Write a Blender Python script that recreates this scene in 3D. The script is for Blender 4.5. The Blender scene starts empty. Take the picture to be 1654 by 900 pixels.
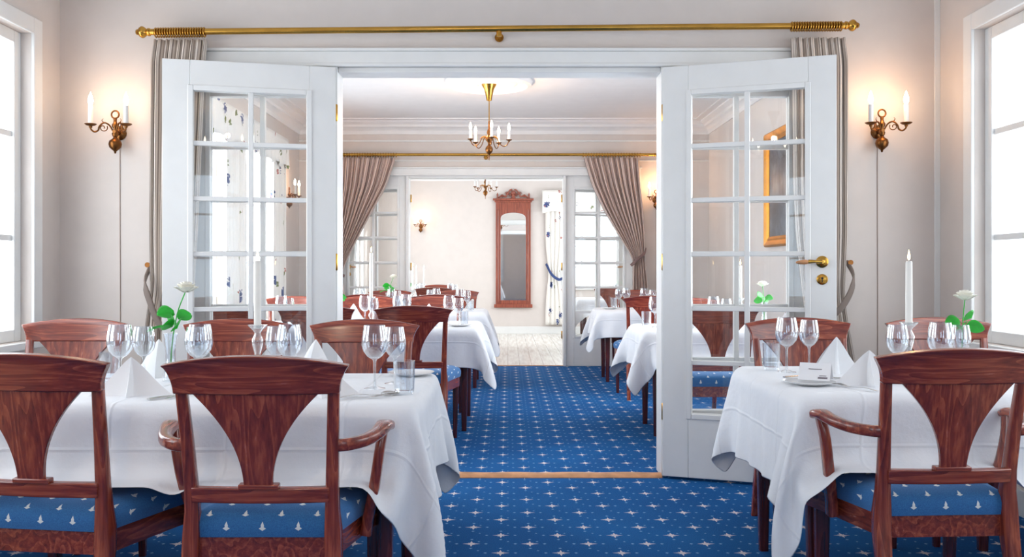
import bpy, math, random
import numpy as np
from mathutils import Vector, Matrix
PI = math.pi
R = math.radians
random.seed(4)
SC = bpy.context.scene
COL = SC.collection

# ------------------------------------------------------------------ camera, world, big lights
H = 1.105            # camera height
F = 1450.0           # focal length in pixels of the 1654 px frame
CX, CY = 820.0, 437.0
cd = bpy.data.cameras.new('camera'); cam = bpy.data.objects.new('camera', cd); COL.objects.link(cam)
cam.location = (0, 0, H); cam.rotation_euler = (PI / 2, 0, 0)
cd.sensor_width = 36; cd.lens = 36 * F / 1654
cd.shift_x = (827 - CX) / 1654; cd.shift_y = -(450 - CY) / 1654
cd.clip_start = 0.05
SC.camera = cam
SC.view_settings.view_transform = 'Standard'
SC.view_settings.look = 'None'
SC.view_settings.gamma = 1
SC.view_settings.use_curve_mapping = False
SC.view_settings.exposure = 0.30
SC.cycles.use_denoising = True
SC.cycles.max_bounces = 10
SC.cycles.transparent_max_bounces = 24
SC.cycles.sample_clamp_indirect = 6
W = bpy.data.worlds.new('world'); SC.world = W; W.use_nodes = True
W.node_tree.nodes['Background'].inputs[0].default_value = (0.86, 0.93, 1.0, 1)
W.node_tree.nodes['Background'].inputs[1].default_value = 1.7

def area(name, loc, rot, sx, sy, power, color=(0.90, 0.95, 1.0)):
    l = bpy.data.lights.new(name, 'AREA'); l.shape = 'RECTANGLE'; l.size = sx; l.size_y = sy
    l.energy = power; l.color = color
    o = bpy.data.objects.new(name, l); COL.objects.link(o); o.location = loc; o.rotation_euler = rot
    return o
XL, XR = -2.40, 2.315        # side walls, inner faces
Y1, Y2, Y3 = 4.81, 10.33, 15.70   # front faces of the two glazed partitions and of the end wall
YB = -2.60                   # wall behind the camera
ZC = 2.83
WT = 0.16
# daylight and added rear fill through the windows (each lamp just outside its window)
area('daylight_left_front', (XL - .30, 2.9, 1.6), (0, R(-90), 0), 1.6, 3.2, 56)
area('daylight_right_front', (XR + .30, 2.7, 1.6), (0, R(90), 0), 1.6, 3.2, 36)
area('fill_rear', (0, YB - .30, 1.65), (R(90), 0, 0), 4.4, 1.8, 62, (.58, .78, 1.0))  # added bluish fill from behind the camera
area('daylight_left_middle', (XL - .30, 7.3, 1.6), (0, R(-90), 0), 1.5, 3.2, 185)
area('daylight_right_middle', (XR + .30, 6.3, 1.6), (0, R(90), 0), 1.5, 1.6, 95)
area('daylight_left_end', (XL - .30, 13.2, 1.6), (0, R(-90), 0), 1.5, 3.0, 110)
area('daylight_end', (1.45, Y3 + .35, 1.6), (R(-90), 0, 0), 1.0, 1.5, 40)
area('daylight_right_end', (XR + .30, 13.2, 1.6), (0, R(90), 0), 1.5, 3.0, 92)

# ------------------------------------------------------------------ node helper
class NT:
    def __init__(s, name):
        s.m = bpy.data.materials.new(name); s.m.use_nodes = True
        s.t = s.m.node_tree; s.n = s.t.nodes; s.l = s.t.links
        s.b = s.n['Principled BSDF']; s.out = s.n['Material Output']
    def new(s, typ, **kw):
        n = s.n.new(typ)
        for k, v in kw.items(): setattr(n, k, v)
        return n
    def put(s, sock, v):
        if hasattr(v, 'is_output') or isinstance(v, bpy.types.NodeSocket): s.l.new(v, sock)
        else: sock.default_value = v
    def math(s, op, a, b=0.0, c=None, clamp=False):
        n = s.new('ShaderNodeMath', operation=op, use_clamp=clamp)
        s.put(n.inputs[0], a); s.put(n.inputs[1], b)
        if c is not None: s.put(n.inputs[2], c)
        return n.outputs[0]
    def coord(s, kind='Object', scale=(1, 1, 1)):
        tc = s.new('ShaderNodeTexCoord'); mp = s.new('ShaderNodeMapping')
        s.l.new(tc.outputs[kind], mp.inputs[0]); mp.inputs['Scale'].default_value = scale
        return mp.outputs[0]
    def noise(s, vec, scale, detail=3, rough=.5):
        n = s.new('ShaderNodeTexNoise'); s.l.new(vec, n.inputs['Vector'])
        n.inputs['Scale'].default_value = scale; n.inputs['Detail'].default_value = detail
        n.inputs['Roughness'].default_value = rough
        return n.outputs[0]
    def ramp(s, fac, stops):
        n = s.new('ShaderNodeValToRGB'); s.put(n.inputs[0], fac)
        e = n.color_ramp.elements
        e[0].position, e[0].color = stops[0][0], (*stops[0][1], 1)
        e[1].position, e[1].color = stops[-1][0], (*stops[-1][1], 1)
        for p, c in stops[1:-1]:
            k = e.new(p); k.color = (*c, 1)
        return n.outputs[0]
    def mix(s, fac, a, b):
        n = s.new('ShaderNodeMix', data_type='RGBA')
        s.put(n.inputs[0], fac)
        s.put(n.inputs[6], a if not isinstance(a, tuple) else (*a, 1)); s.put(n.inputs[7], b if not isinstance(b, tuple) else (*b, 1))
        return n.outputs[2]
    def bump(s, h, strength=.2, dist=.002):
        n = s.new('ShaderNodeBump'); n.inputs['Strength'].default_value = strength
        n.inputs['Distance'].default_value = dist; s.l.new(h, n.inputs['Height'])
        s.l.new(n.outputs[0], s.b.inputs['Normal'])
    def set(s, color=None, rough=None, metal=None, **kw):
        if color is not None: s.put(s.b.inputs['Base Color'], (*color, 1) if isinstance(color, tuple) else color)
        if rough is not None: s.put(s.b.inputs['Roughness'], rough)
        if metal is not None: s.b.inputs['Metallic'].default_value = metal
        for k, v in kw.items(): s.put(s.b.inputs[k.replace('_', ' ')], v)
        return s

def srgb(r, g, b):
    f = lambda c: (c / 255 / 12.92) if c / 255 <= .04045 else ((c / 255 + .055) / 1.055) ** 2.4
    return (f(r), f(g), f(b))

M = {}
def plain(key, rgb, rough=.5, metal=0, nscale=8, var=.05, bump=0, bscale=60, **kw):
    t = NT(key); v = t.coord()
    n = t.noise(v, nscale, 3)
    c0 = tuple(max(0, c * (1 - var)) for c in rgb); c1 = tuple(min(1, c * (1 + var)) for c in rgb)
    t.set(t.ramp(n, [(.3, c0), (.7, c1)]), rough, metal, **kw)
    if bump: t.bump(t.noise(v, bscale, 3), bump, .002)
    M[key] = t.m
    return t
plain('wall', (.68, .618, .578), .75, var=.02, bump=.06, bscale=45)
plain('ceiling', (.83, .82, .82), .8, var=.015)
plain('trim_paint', (.80, .80, .785), .38, var=.02, bump=.03, bscale=25)
plain('brass', srgb(196, 150, 70), .24, 1.0, var=.12)
plain('old_brass', srgb(125, 82, 45), .33, 1.0, var=.25)
plain('gold', srgb(205, 140, 50), .4, .85, var=.2)
plain('iron', srgb(40, 34, 32), .5, .4)
plain('steel', (.62, .60, .58), .18, 1.0, var=.05)
plain('china', (.82, .82, .82), .15, var=.01)
plain('candle_wax', (.84, .82, .77), .45, var=.01, Subsurface_Weight=.0)
plain('candle_sleeve', (.80, .79, .77), .5, var=.01)
plain('napkin_linen', (.83, .84, .86), .8, var=.02, bump=.12, bscale=350)
plain('leaf_green', srgb(36, 170, 46), .4, var=.3, nscale=20)
plain('rose_petal', (.86, .84, .74), .5, var=.05, nscale=30)
plain('paper', (.84, .84, .86), .6, var=.01)
plain('ink', srgb(120, 112, 120), .7)
plain('cord', srgb(172, 152, 140), .6)
plain('white_floor', (.72, .69, .64), .22, var=.06)
plain('threshold_wood', srgb(196, 140, 95), .45, var=.25, nscale=14)
plain('mirror_silver', (.86, .88, .88), .02, 1.0, var=.0)
plain('blue_ribbon', srgb(50, 70, 120), .7)
plain('plaster_white', (.82, .80, .79), .7, var=.02)

def cloth_mat():
    t = NT('tablecloth_linen'); v = t.coord()
    n = t.noise(v, 3, 3)
    t.set(t.ramp(n, [(.3, (.78, .80, .84)), (.7, (.83, .85, .88))]), .7, 0, Sheen_Weight=.15)
    a = t.noise(t.coord(scale=(1, 1, 1)), 9, 4); 
    n2 = t.noise(t.coord(scale=(1, 1, 1)), 420, 2)
    uv = t.new('ShaderNodeTexCoord'); sx = t.new('ShaderNodeSeparateXYZ'); t.l.new(uv.outputs['UV'], sx.inputs[0])
    cr = None                                              # pressed fold lines of the laundered cloth
    for k in (0, 1):
        d = t.math('ABSOLUTE', t.math('SUBTRACT', t.math('FRACT', t.math('DIVIDE', sx.outputs[k], .34)), .5))
        c = t.math('SUBTRACT', 1.0, t.math('DIVIDE', d, .022), clamp=True)
        cr = c if cr is None else t.math('MAXIMUM', cr, c)
    h = t.math('ADD', t.math('ADD', t.math('MULTIPLY', a, 3.0), t.math('MULTIPLY', n2, .15)), t.math('MULTIPLY', cr, .8))
    t.bump(h, .42, .007)
    M['cloth'] = t.m
cloth_mat()

def wood(key, axis, dark=srgb(78, 28, 22), mid=srgb(126, 50, 36), light=srgb(172, 88, 58), rough=.25):
    t = NT(key)
    i0 = 'XYZ'.index(axis)
    v = t.coord(scale=tuple(1.3 if i == i0 else 60 for i in range(3)))
    big = t.coord(scale=tuple(.30 if i == i0 else 4.2 for i in range(3)))
    n1 = t.noise(v, 1.6, 4, .6)
    n2 = t.noise(big, 3.0, 1.5)
    rings = t.math('POWER', t.math('FRACT', t.math('MULTIPLY', n2, 9.0)), 2.2)
    f = t.math('ADD', t.math('MULTIPLY', n1, .72), t.math('ADD', t.math('MULTIPLY', rings, .19), .09))
    c = t.ramp(f, [(.28, dark), (.5, mid), (.74, light)])
    t.set(c, t.math('ADD', t.math('MULTIPLY', n1, .12), rough - .06), 0, Coat_Weight=.6, Coat_Roughness=.16)
    t.bump(n1, .1, .001)
    M[key] = t.m
wood('wood_x', 'X'); wood('wood_y', 'Y'); wood('wood_z', 'Z')
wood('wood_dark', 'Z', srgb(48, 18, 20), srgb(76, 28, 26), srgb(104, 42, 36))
wood('mirror_wood', 'Z', srgb(88, 40, 30), srgb(140, 66, 46), srgb(172, 92, 64), .35)

def lattice(t, v, px, py, offs):
    """centred cell coordinates of a staggered lattice"""
    sx = t.new('ShaderNodeSeparateXYZ'); t.l.new(v, sx.inputs[0])
    res = []
    for ox, oy in offs:
        x = t.math('MULTIPLY', t.math('SUBTRACT', t.math('FRACT', t.math('ADD', t.math('DIVIDE', sx.outputs[0], px), ox)), .5), px)
        y = t.math('MULTIPLY', t.math('SUBTRACT', t.math('FRACT', t.math('ADD', t.math('DIVIDE', sx.outputs[1], py), oy)), .5), py)
        res.append((t.math('ABSOLUTE', x), t.math('ABSOLUTE', y), x, y))
    return res
def diamond(t, a, b, ra, rb):
    return t.math('LESS_THAN', t.math('ADD', t.math('DIVIDE', a, ra), t.math('DIVIDE', b, rb)), 1.0)
def mx(t, *xs):
    r = xs[0]
    for x in xs[1:]: r = t.math('MAXIMUM', r, x)
    return r

def carpet_mat():
    t = NT('carpet'); v = t.coord()
    star = []
    for ax, ay, x, y in lattice(t, v, .237, .234, [(0.12, 0), (.62, .5)]):
        d1 = t.math('ABSOLUTE', t.math('ADD', x, y)); d2 = t.math('ABSOLUTE', t.math('SUBTRACT', x, y))
        star += [diamond(t, ax, ay, .036, .0085), diamond(t, ax, ay, .0085, .036), diamond(t, d1, d2, .030, .009), diamond(t, d1, d2, .009, .030)]
    dots = []
    for ax, ay, x, y in lattice(t, v, .237 / 2, .234 / 2, [(0.24, .5), (.74, 0)]):
        dots.append(diamond(t, ax, ay, .0075, .0075))
    for ax, ay, x, y in lattice(t, v, .237 / 2, .234 / 2, [(0.49, .25)]):
        dots.append(diamond(t, ax, ay, .0055, .0055))
    s = mx(t, *star); d = mx(t, *dots)
    pile = t.noise(v, 260, 2); broad = t.noise(v, 1.5, 3)
    base = t.ramp(t.math('ADD', t.math('MULTIPLY', pile, .7), t.math('MULTIPLY', broad, .3)), [(.3, srgb(8, 62, 120)), (.7, srgb(28, 106, 170))])
    c = t.mix(t.math('MULTIPLY', d, .8), base, srgb(130, 176, 214))
    c = t.mix(t.math('MULTIPLY', s, .9), c, srgb(222, 212, 214))
    t.set(c, .95, 0, Specular_IOR_Level=.15)
    t.bump(pile, .5, .004)
    M['carpet'] = t.m
carpet_mat()

def seat_mat():
    t = NT('seat_fabric'); v = t.coord()
    sep = t.new('ShaderNodeSeparateXYZ'); t.l.new(v, sep.inputs[0])
    drop = t.math('MAXIMUM', t.math('SUBTRACT', .47, sep.outputs[2]), 0.0)   # the pattern runs on down the rounded rim
    yy = t.math('ADD', sep.outputs[1], t.math('MULTIPLY', drop, t.math('MULTIPLY', -1.0, t.math('LESS_THAN', sep.outputs[1], -.17))))
    xx = t.math('ADD', sep.outputs[0], t.math('MULTIPLY', drop, t.math('MULTIPLY', t.math('SIGN', sep.outputs[0]), t.math('GREATER_THAN', t.math('ABSOLUTE', sep.outputs[0]), .175))))
    cb = t.new('ShaderNodeCombineXYZ'); t.l.new(xx, cb.inputs[0]); t.l.new(yy, cb.inputs[1])
    s = []
    for ax, ay, x, y in lattice(t, cb.outputs[0], .094, .088, [(.5, .25), (0, .75)]):
        y1 = t.math('SUBTRACT', y, .002)
        s += [diamond(t, ax, t.math('ABSOLUTE', y1), .0045, .0135), diamond(t, ax, t.math('ABSOLUTE', t.math('ADD', y, .005)), .0095, .0060)]
    m = mx(t, *s)
    n = t.noise(v, 500, 2)
    base = t.ramp(n, [(.3, srgb(26, 84, 140)), (.7, srgb(48, 118, 176))])
    t.set(t.mix(m, base, srgb(222, 226, 224)), .85, 0, Sheen_Weight=.2)
    t.bump(n, .3, .001)
    M['seat_fabric'] = t.m
seat_mat()

def stripe_mat(key, a, b, c):
    t = NT(key)
    uv = t.new('ShaderNodeTexCoord'); sx = t.new('ShaderNodeSeparateXYZ'); t.l.new(uv.outputs['UV'], sx.inputs[0])
    f = t.math('FRACT', t.math('MULTIPLY', sx.outputs[0], 46))
    f2 = t.math('FRACT', t.math('MULTIPLY', sx.outputs[0], 23))
    col = t.mix(t.math('LESS_THAN', f, .42), a, b)
    col = t.mix(t.math('LESS_THAN', f2, .16), col, c)
    t.set(col, .75, 0, Sheen_Weight=.2)
    M[key] = t.m
stripe_mat('curtain_front', srgb(222, 212, 202), srgb(182, 168, 158), srgb(128, 114, 106))
stripe_mat('curtain_rear', srgb(222, 200, 188), srgb(186, 160, 150), srgb(118, 94, 92))

def floral_mat():
    t = NT('floral_fabric')
    uv = t.new('ShaderNodeTexCoord'); mp = t.new('ShaderNodeMapping'); t.l.new(uv.outputs['UV'], mp.inputs[0])
    mp.inputs['Scale'].default_value = (4.0, 4.0, 1)
    col = (.84, .81, .76)
    prev = None
    for k, (rgb, th, sc) in enumerate([(srgb(58, 74, 122), .22, 1.0), (srgb(112, 122, 66), .17, 1.5), (srgb(176, 104, 96), .14, 1.3)]):
        vo = t.new('ShaderNodeTexVoronoi'); vo.inputs['Scale'].default_value = sc; vo.inputs['Randomness'].default_value = .8
        ad = t.new('ShaderNodeVectorMath', operation='ADD'); t.l.new(mp.outputs[0], ad.inputs[0]); ad.inputs[1].default_value = (k * 3.3, k * 1.7, 0)
        t.l.new(ad.outputs[0], vo.inputs['Vector'])
        n = t.noise(ad.outputs[0], 9, 2)
        d = t.math('ADD', vo.outputs['Distance'], t.math('MULTIPLY', t.math('SUBTRACT', n, .5), .5))
        f = t.math('LESS_THAN', d, th)
        prev = t.mix(f, prev if prev is not None else col, rgb)
    t.set(prev, .8)
    M['floral'] = t.m
floral_mat()

def canvas_mat():
    t = NT('canvas'); v = t.coord(scale=(1, 1, 1))
    n = t.noise(v, 3.2, 5, .6)
    t.set(t.ramp(n, [(.3, srgb(38, 42, 50)), (.5, srgb(78, 88, 100)), (.62, srgb(112, 122, 130)), (.75, srgb(90, 78, 70))]), .35)
    M['canvas'] = t.m
canvas_mat()

def glass_mat(key, tint, blend, lo, hi, power, rough=.0):
    t = NT(key)
    lw = t.new('ShaderNodeLayerWeight'); lw.inputs['Blend'].default_value = blend
    tr = t.new('ShaderNodeBsdfTransparent'); tr.inputs[0].default_value = (*tint, 1)
    gl = t.new('ShaderNodeBsdfGlossy'); gl.inputs['Roughness'].default_value = rough; gl.inputs[0].default_value = (1, 1, 1, 1)
    f = t.math('ADD', t.math('MULTIPLY', t.math('POWER', lw.outputs['Facing'], power), hi - lo), lo, clamp=True)
    ms = t.new('ShaderNodeMixShader'); t.l.new(f, ms.inputs[0]); t.l.new(tr.outputs[0], ms.inputs[1]); t.l.new(gl.outputs[0], ms.inputs[2])
    t.l.new(ms.outputs[0], t.out.inputs['Surface'])
    M[key] = t.m
glass_mat('pane_glass', (.985, .99, .99), .5, .03, .6, 4)
glass_mat('table_glass', (.93, .95, .97), .5, .09, .95, 1.7, .02)
glass_mat('cut_glass', (.90, .92, .93), .5, .14, .95, 1.5, .05)

def emit(key, rgb, s):
    t = NT(key); t.n.remove(t.b)
    e = t.new('ShaderNodeEmission'); e.inputs[0].default_value = (*rgb, 1); e.inputs[1].default_value = s
    t.l.new(e.outputs[0], t.out.inputs['Surface']); M[key] = t.m
emit('bulb', (1.0, .84, .60), 18)
emit('flame', (1.0, .72, .38), 9)

# ------------------------------------------------------------------ mesh helpers
class MB:
    def __init__(s): s.v = []; s.f = []; s.uv = None
    def add(s, vs, fs):
        k = len(s.v); s.v += [tuple(v) for v in vs]; s.f += [tuple(i + k for i in f) for f in fs]; return s
    def box(s, x0, x1, y0, y1, z0, z1):
        vs = [(x, y, z) for z in (z0, z1) for y in (y0, y1) for x in (x0, x1)]
        return s.add(vs, [(0, 2, 3, 1), (4, 5, 7, 6), (0, 1, 5, 4), (2, 6, 7, 3), (0, 4, 6, 2), (1, 3, 7, 5)])
    def lathe(s, prof, n=24, c=(0, 0, 0), axis='Z', cap=True):
        vs = []; fs = []
        for r, h in prof:
            for k in range(n):
                a = 2 * PI * k / n
                p = (r * math.cos(a), r * math.sin(a), h)
                if axis == 'X': p = (p[2], p[0], p[1])
                elif axis == 'Y': p = (p[0], p[2], p[1])
                vs.append((p[0] + c[0], p[1] + c[1], p[2] + c[2]))
        m = len(prof)
        for i in range(m - 1):
            for k in range(n):
                k2 = (k + 1) % n
                q = (i * n + k, i * n + k2, (i + 1) * n + k2, (i + 1) * n + k)
                fs.append(q if axis != 'Y' else q[::-1])
        if cap:
            b = tuple(range(n - 1, -1, -1)); t = tuple((m - 1) * n + k for k in range(n))
            fs += [b if axis != 'Y' else b[::-1], t if axis != 'Y' else t[::-1]]
        return s.add(vs, fs)
    def sweep(s, path, ws, hs=None, n=10, up=(0, 0, 1), sq=2.0):
        """tube of superellipse section along a path; w across (perpendicular to up), h along up"""
        P = [Vector(p) for p in path]; m = len(P)
        if not hasattr(ws, '__len__'): ws = [ws] * m
        if hs is None: hs = ws
        if not hasattr(hs, '__len__'): hs = [hs] * m
        vs = []; fs = []; U = Vector(up)
        for i, p in enumerate(P):
            t = (P[min(i + 1, m - 1)] - P[max(i - 1, 0)]).normalized()
            a = t.cross(U)
            if a.length < 1e-4: a = t.cross(Vector((0, 1, 0.01)))
            a.normalize(); b = a.cross(t).normalized()
            for k in range(n):
                th = 2 * PI * (k + .5) / n
                c, d = math.cos(th), math.sin(th)
                e = 2.0 / sq
                x = math.copysign(abs(c) ** e, c) * ws[i] / 2; y = math.copysign(abs(d) ** e, d) * hs[i] / 2
                vs.append(p + a * x + b * y)
        for i in range(m - 1):
            for k in range(n):
                k2 = (k + 1) % n
                fs.append((i * n + k, i * n + k2, (i + 1) * n + k2, (i + 1) * n + k))
        fs += [tuple(range(n - 1, -1, -1)), tuple((m - 1) * n + k for k in range(n))]
        return s.add(vs, fs)
    def grid(s, fn, nu, nv, closed_u=False, uv=False):
        vs = [fn(i / (nu if closed_u else nu - 1), j / (nv - 1)) for j in range(nv) for i in range(nu)]
        fs = []
        for j in range(nv - 1):
            for i in range(nu if closed_u else nu - 1):
                i2 = (i + 1) % nu
                fs.append((j * nu + i, j * nu + i2, (j + 1) * nu + i2, (j + 1) * nu + i))
        k = len(s.v)
        s.add(vs, fs)
        if uv:
            if s.uv is None: s.uv = {}
            for j in range(nv):
                for i in range(nu): s.uv[k + j * nu + i] = (i / (nu - 1), j / (nv - 1))
        return s
    def slab(s, fn, nu, nv, thick):
        """closed slab from a surface fn(u,v) -> (point, normal)"""
        k = len(s.v); A = []; B = []
        for j in range(nv):
            for i in range(nu):
                p, n = fn(i / (nu - 1), j / (nv - 1)); p = Vector(p); n = Vector(n)
                A.append(tuple(p + n * thick / 2)); B.append(tuple(p - n * thick / 2))
        N = nu * nv; fs = []
        for j in range(nv - 1):
            for i in range(nu - 1):
                a = j * nu + i
                fs.append((a, a + 1, a + nu + 1, a + nu)); fs.append((N + a, N + a + nu, N + a + nu + 1, N + a + 1))
        ring = [i for i in range(nu)] + [j * nu + nu - 1 for j in range(1, nv)] + [(nv - 1) * nu + i for i in range(nu - 2, -1, -1)] + [j * nu for j in range(nv - 2, 0, -1)]
        for q in range(len(ring)):
            a, b = ring[q], ring[(q + 1) % len(ring)]
            fs.append((a, N + a, N + b, b))
        return s.add(A + B, fs)
    def prism(s, pts, z0, z1, fn=lambda x, y, z: (x, y, z)):
        n = len(pts)
        vs = [fn(x, y, z0) for x, y in pts] + [fn(x, y, z1) for x, y in pts]
        fs = [tuple(range(n - 1, -1, -1)), tuple(range(n, 2 * n))] + [(i, (i + 1) % n, n + (i + 1) % n, n + i) for i in range(n)]
        return s.add(vs, fs)
    def sphere(s, c, r, n=14, m=8, sz=1.0):
        prof = [(max(1e-4, r * math.sin(PI * i / m)), -r * sz * math.cos(PI * i / m)) for i in range(m + 1)]
        return s.lathe(prof, n, c)
    def build(s, name, mat, parent=None, smooth=True, bevel=0, sub=0, ang=35, solid=0):
        me = bpy.data.meshes.new(name); me.from_pydata(s.v, [], s.f); me.validate()
        if s.uv is not None:
            l = me.uv_layers.new(name='UVMap')
            for lp in me.loops: l.data[lp.index].uv = s.uv.get(lp.vertex_index, (0, 0))
        import bmesh
        bm = bmesh.new(); bm.from_mesh(me); bmesh.ops.recalc_face_normals(bm, faces=bm.faces); bm.to_mesh(me); bm.free()
        me.materials.append(M[mat] if isinstance(mat, str) else mat)
        if smooth:
            me.polygons.foreach_set('use_smooth', [True] * len(me.polygons))
            me.set_sharp_from_angle(angle=R(ang))
        o = bpy.data.objects.new(name, me); COL.objects.link(o)
        if parent is not None: o.parent = parent
        if solid:
            b = o.modifiers.new('solid', 'SOLIDIFY'); b.thickness = solid; b.offset = 0
        if bevel:
            b = o.modifiers.new('bevel', 'BEVEL'); b.width = bevel; b.segments = 2; b.limit_method = 'ANGLE'; b.angle_limit = R(40)
        if sub:
            b = o.modifiers.new('sub', 'SUBSURF'); b.levels = sub; b.render_levels = sub
        return o

def tag(o, label=None, cat=None, group=None, kind=None):
    if label: o['label'] = label
    if cat: o['category'] = cat
    if group: o['group'] = group
    if kind: o['kind'] = kind
    return o
def thing(name, loc, rz, label, cat, group=None, kind=None):
    o = bpy.data.objects.new(name, None); COL.objects.link(o); o.empty_display_size = .05
    o.location = loc; o.rotation_euler = (0, 0, rz)
    return tag(o, label, cat, group, kind)
def dup(root, loc, rz, label, group=None):
    c = root.copy(); COL.objects.link(c); c.location = loc; c.rotation_euler = (0, 0, rz)
    c['label'] = label
    if group: c['group'] = group
    for ch in list(root.children):
        d = ch.copy(); COL.objects.link(d); d.parent = c
        for g in list(ch.children):
            e = g.copy(); COL.objects.link(e); e.parent = d
    return c
class Proto:
    """first use moves the source itself, later uses copy it"""
    def __init__(s, root): s.root = root; s.used = False
    def put(s, loc, rz, label, group=None):
        if not s.used:
            s.used = True; o = s.root; o.location = loc; o.rotation_euler = (0, 0, rz); o['label'] = label
            if group: o['group'] = group
            return o
        return dup(s.root, loc, rz, label, group)
def smoothpath(pts, n=24):
    """Catmull-Rom through points"""
    P = [Vector(p) for p in pts]; P = [2 * P[0] - P[1]] + P + [2 * P[-1] - P[-2]]
    out = []; seg = len(P) - 3
    for k in range(n + 1):
        u = k / n * seg; i = min(int(u), seg - 1); t = u - i
        a, b, c, d = P[i:i + 4]
        out.append(.5 * ((2 * b) + (c - a) * t + (2 * a - 5 * b + 4 * c - d) * t * t + (3 * b - a - 3 * c + d) * t ** 3))
    return out
def lerp(a, b, t): return a + (b - a) * t
def interp(xs, ys, x): return float(np.interp(x, xs, ys))
def at(px, Y): return (px - CX) * Y / F
def zat(py, Y): return H - (py - CY) * Y / F
def struct(o, label=None): return tag(o, label, kind='structure')

# ------------------------------------------------------------------ room shell
m = MB(); m.box(XL - .2, XR + .2, YB - .2, Y2 + .06, -.08, 0)
struct(m.build('floor', 'carpet', smooth=False))
m = MB(); m.box(XL - .2, XR + .2, Y2 + .06, Y3 + .2, -.08, 0)
struct(m.build('floor_end', 'white_floor', smooth=False))
def planks():
    t = NT('white_planks'); v = t.coord()
    sx = t.new('ShaderNodeSeparateXYZ'); t.l.new(v, sx.inputs[0])
    f = t.math('FRACT', t.math('DIVIDE', sx.outputs[0], .14))
    gap = t.math('LESS_THAN', f, .03)
    n = t.noise(t.coord(scale=(14, 1, 1)), 2, 4)
    t.set(t.mix(gap, t.ramp(n, [(.3, (.60, .56, .50)), (.7, (.78, .75, .70))]), (.30, .26, .22)), .22)
    bpy.data.objects['floor_end'].data.materials[0] = t.m
planks()
m = MB(); m.box(XL - .2, XR + .2, YB - .2, Y3 + .2, ZC, ZC + .1)
struct(m.build('ceiling', 'ceiling', smooth=False))

def wall_holes(name, axis, pos0, pos1, a0, a1, holes, mat='wall'):
    """a wall slab between pos0..pos1 across its thickness, a0..a1 along, with rectangular holes (h0,h1,z0,z1)"""
    m = MB()
    def b(u0, u1, z0, z1):
        if u1 - u0 < 1e-4 or z1 - z0 < 1e-4: return
        if axis == 'X': m.box(u0, u1, pos0, pos1, z0, z1)
        else: m.box(pos0, pos1, u0, u1, z0, z1)
    cur = a0
    for h0, h1, z0, z1 in sorted(holes):
        b(cur, h0, 0, ZC); b(h0, h1, 0, z0); b(h0, h1, z1, ZC); cur = h1
    b(cur, a1, 0, ZC)
    return struct(m.build(name, mat, smooth=False))
WIN_L = [(1.2, 2.55, .75, 2.3), (3.0, 4.52, .75, 2.3), (5.85, 7.55, .62, 2.3), (8.2, 9.0, .62, 2.3), (11.6, 13.0, .75, 2.3), (13.4, 14.8, .75, 2.3)]
WIN_R = [(1.4, 2.7, .75, 2.3), (3.15, 4.45, .75, 2.3), (5.55, 7.0, .62, 2.3), (11.6, 13.0, .75, 2.3), (13.4, 14.8, .75, 2.3)]
WIN_FILL = [(-1.35, -.25, .7, 2.4), (1.0, 2.1, .7, 2.4)]  # unseen rear windows, added to let the fill light in
WIN_E = [(.96, 1.96, .8, 2.25)]
wall_holes('wall_left', 'Y', XL - WT, XL, YB, Y3, WIN_L)
wall_holes('wall_right', 'Y', XR, XR + WT, YB, Y3, WIN_R)
wall_holes('wall_rear', 'X', YB - WT, YB, XL - WT, XR + WT, WIN_FILL)
wall_holes('wall_end', 'X', Y3, Y3 + WT, XL - WT, XR + WT, WIN_E)
# glazed partitions: opening in the middle, fixed glazed sidelights at both sides
O1 = (-.912, .823); S1 = .80
O2 = (-1.14, .641); S2 = .80
wall_holes('wall_middle', 'X', Y1, Y1 + WT, XL, XR, [(O1[0] - S1, O1[1] + S1, 0, 2.2)])
wall_holes('wall_far', 'X', Y2, Y2 + WT, XL, XR, [(O2[0] - S2, O2[1] + S2, 0, 2.2)])

nwin = [0]
def window(axis, pos, inner, h0, h1, z0, z1, label, cols=2, rows=3):
    """frame, muntins and a pane; pos = wall centre plane, inner = +1/-1 direction of the room"""
    nwin[0] += 1
    root = bpy.data.objects.new('window_%d' % nwin[0], None); COL.objects.link(root); struct(root)
    fr = MB(); mu = MB(); gl = MB(); si = MB(); ca = MB()
    def b(mm, u0, u1, d0, d1, za, zb):
        d0, d1 = sorted((pos + inner * d0, pos + inner * d1))
        if axis == 'X': mm.box(u0, u1, d0, d1, za, zb)
        else: mm.box(d0, d1, u0, u1, za, zb)
    w = .06
    b(fr, h0, h0 + w, -.03, .03, z0, z1); b(fr, h1 - w, h1, -.03, .03, z0, z1)
    b(fr, h0 + w, h1 - w, -.03, .03, z1 - w, z1); b(fr, h0 + w, h1 - w, -.03, .03, z0, z0 + w)
    for k in range(1, cols):
        u = lerp(h0, h1, k / cols); b(mu, u - .02, u + .02, -.02, .02, z0 + w, z1 - w)
    for k in range(1, rows):
        z = lerp(z0, z1, k / rows); b(mu, h0 + w, h1 - w, -.014, .014, z - .014, z + .014)
    b(gl, h0 + w - .01, h1 - w + .01, -.004, .004, z0 + w - .01, z1 - w + .01)
    b(si, h0 - .05, h1 + .05, WT / 2 - .001, WT / 2 + .04, z0 - .035, z0)
    for u0, u1, za, zb in ((h0 - .08, h0, z0, z1 + .08), (h1, h1 + .08, z0, z1 + .08), (h0, h1, z1, z1 + .08)):
        b(ca, u0, u1, WT / 2 - .001, WT / 2 + .018, za, zb)
    fr.build('window_frame', 'trim_paint', root, bevel=.004); mu.build('muntins', 'trim_paint', root)
    gl.build('pane', 'pane_glass', root); si.build('window_sill', 'trim_paint', root, bevel=.004); ca.build('casing', 'trim_paint', root, bevel=.004)
    return root
for h0, h1, z0, z1 in WIN_L: window('Y', XL - WT / 2, 1, h0, h1, z0, z1, '')
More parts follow.
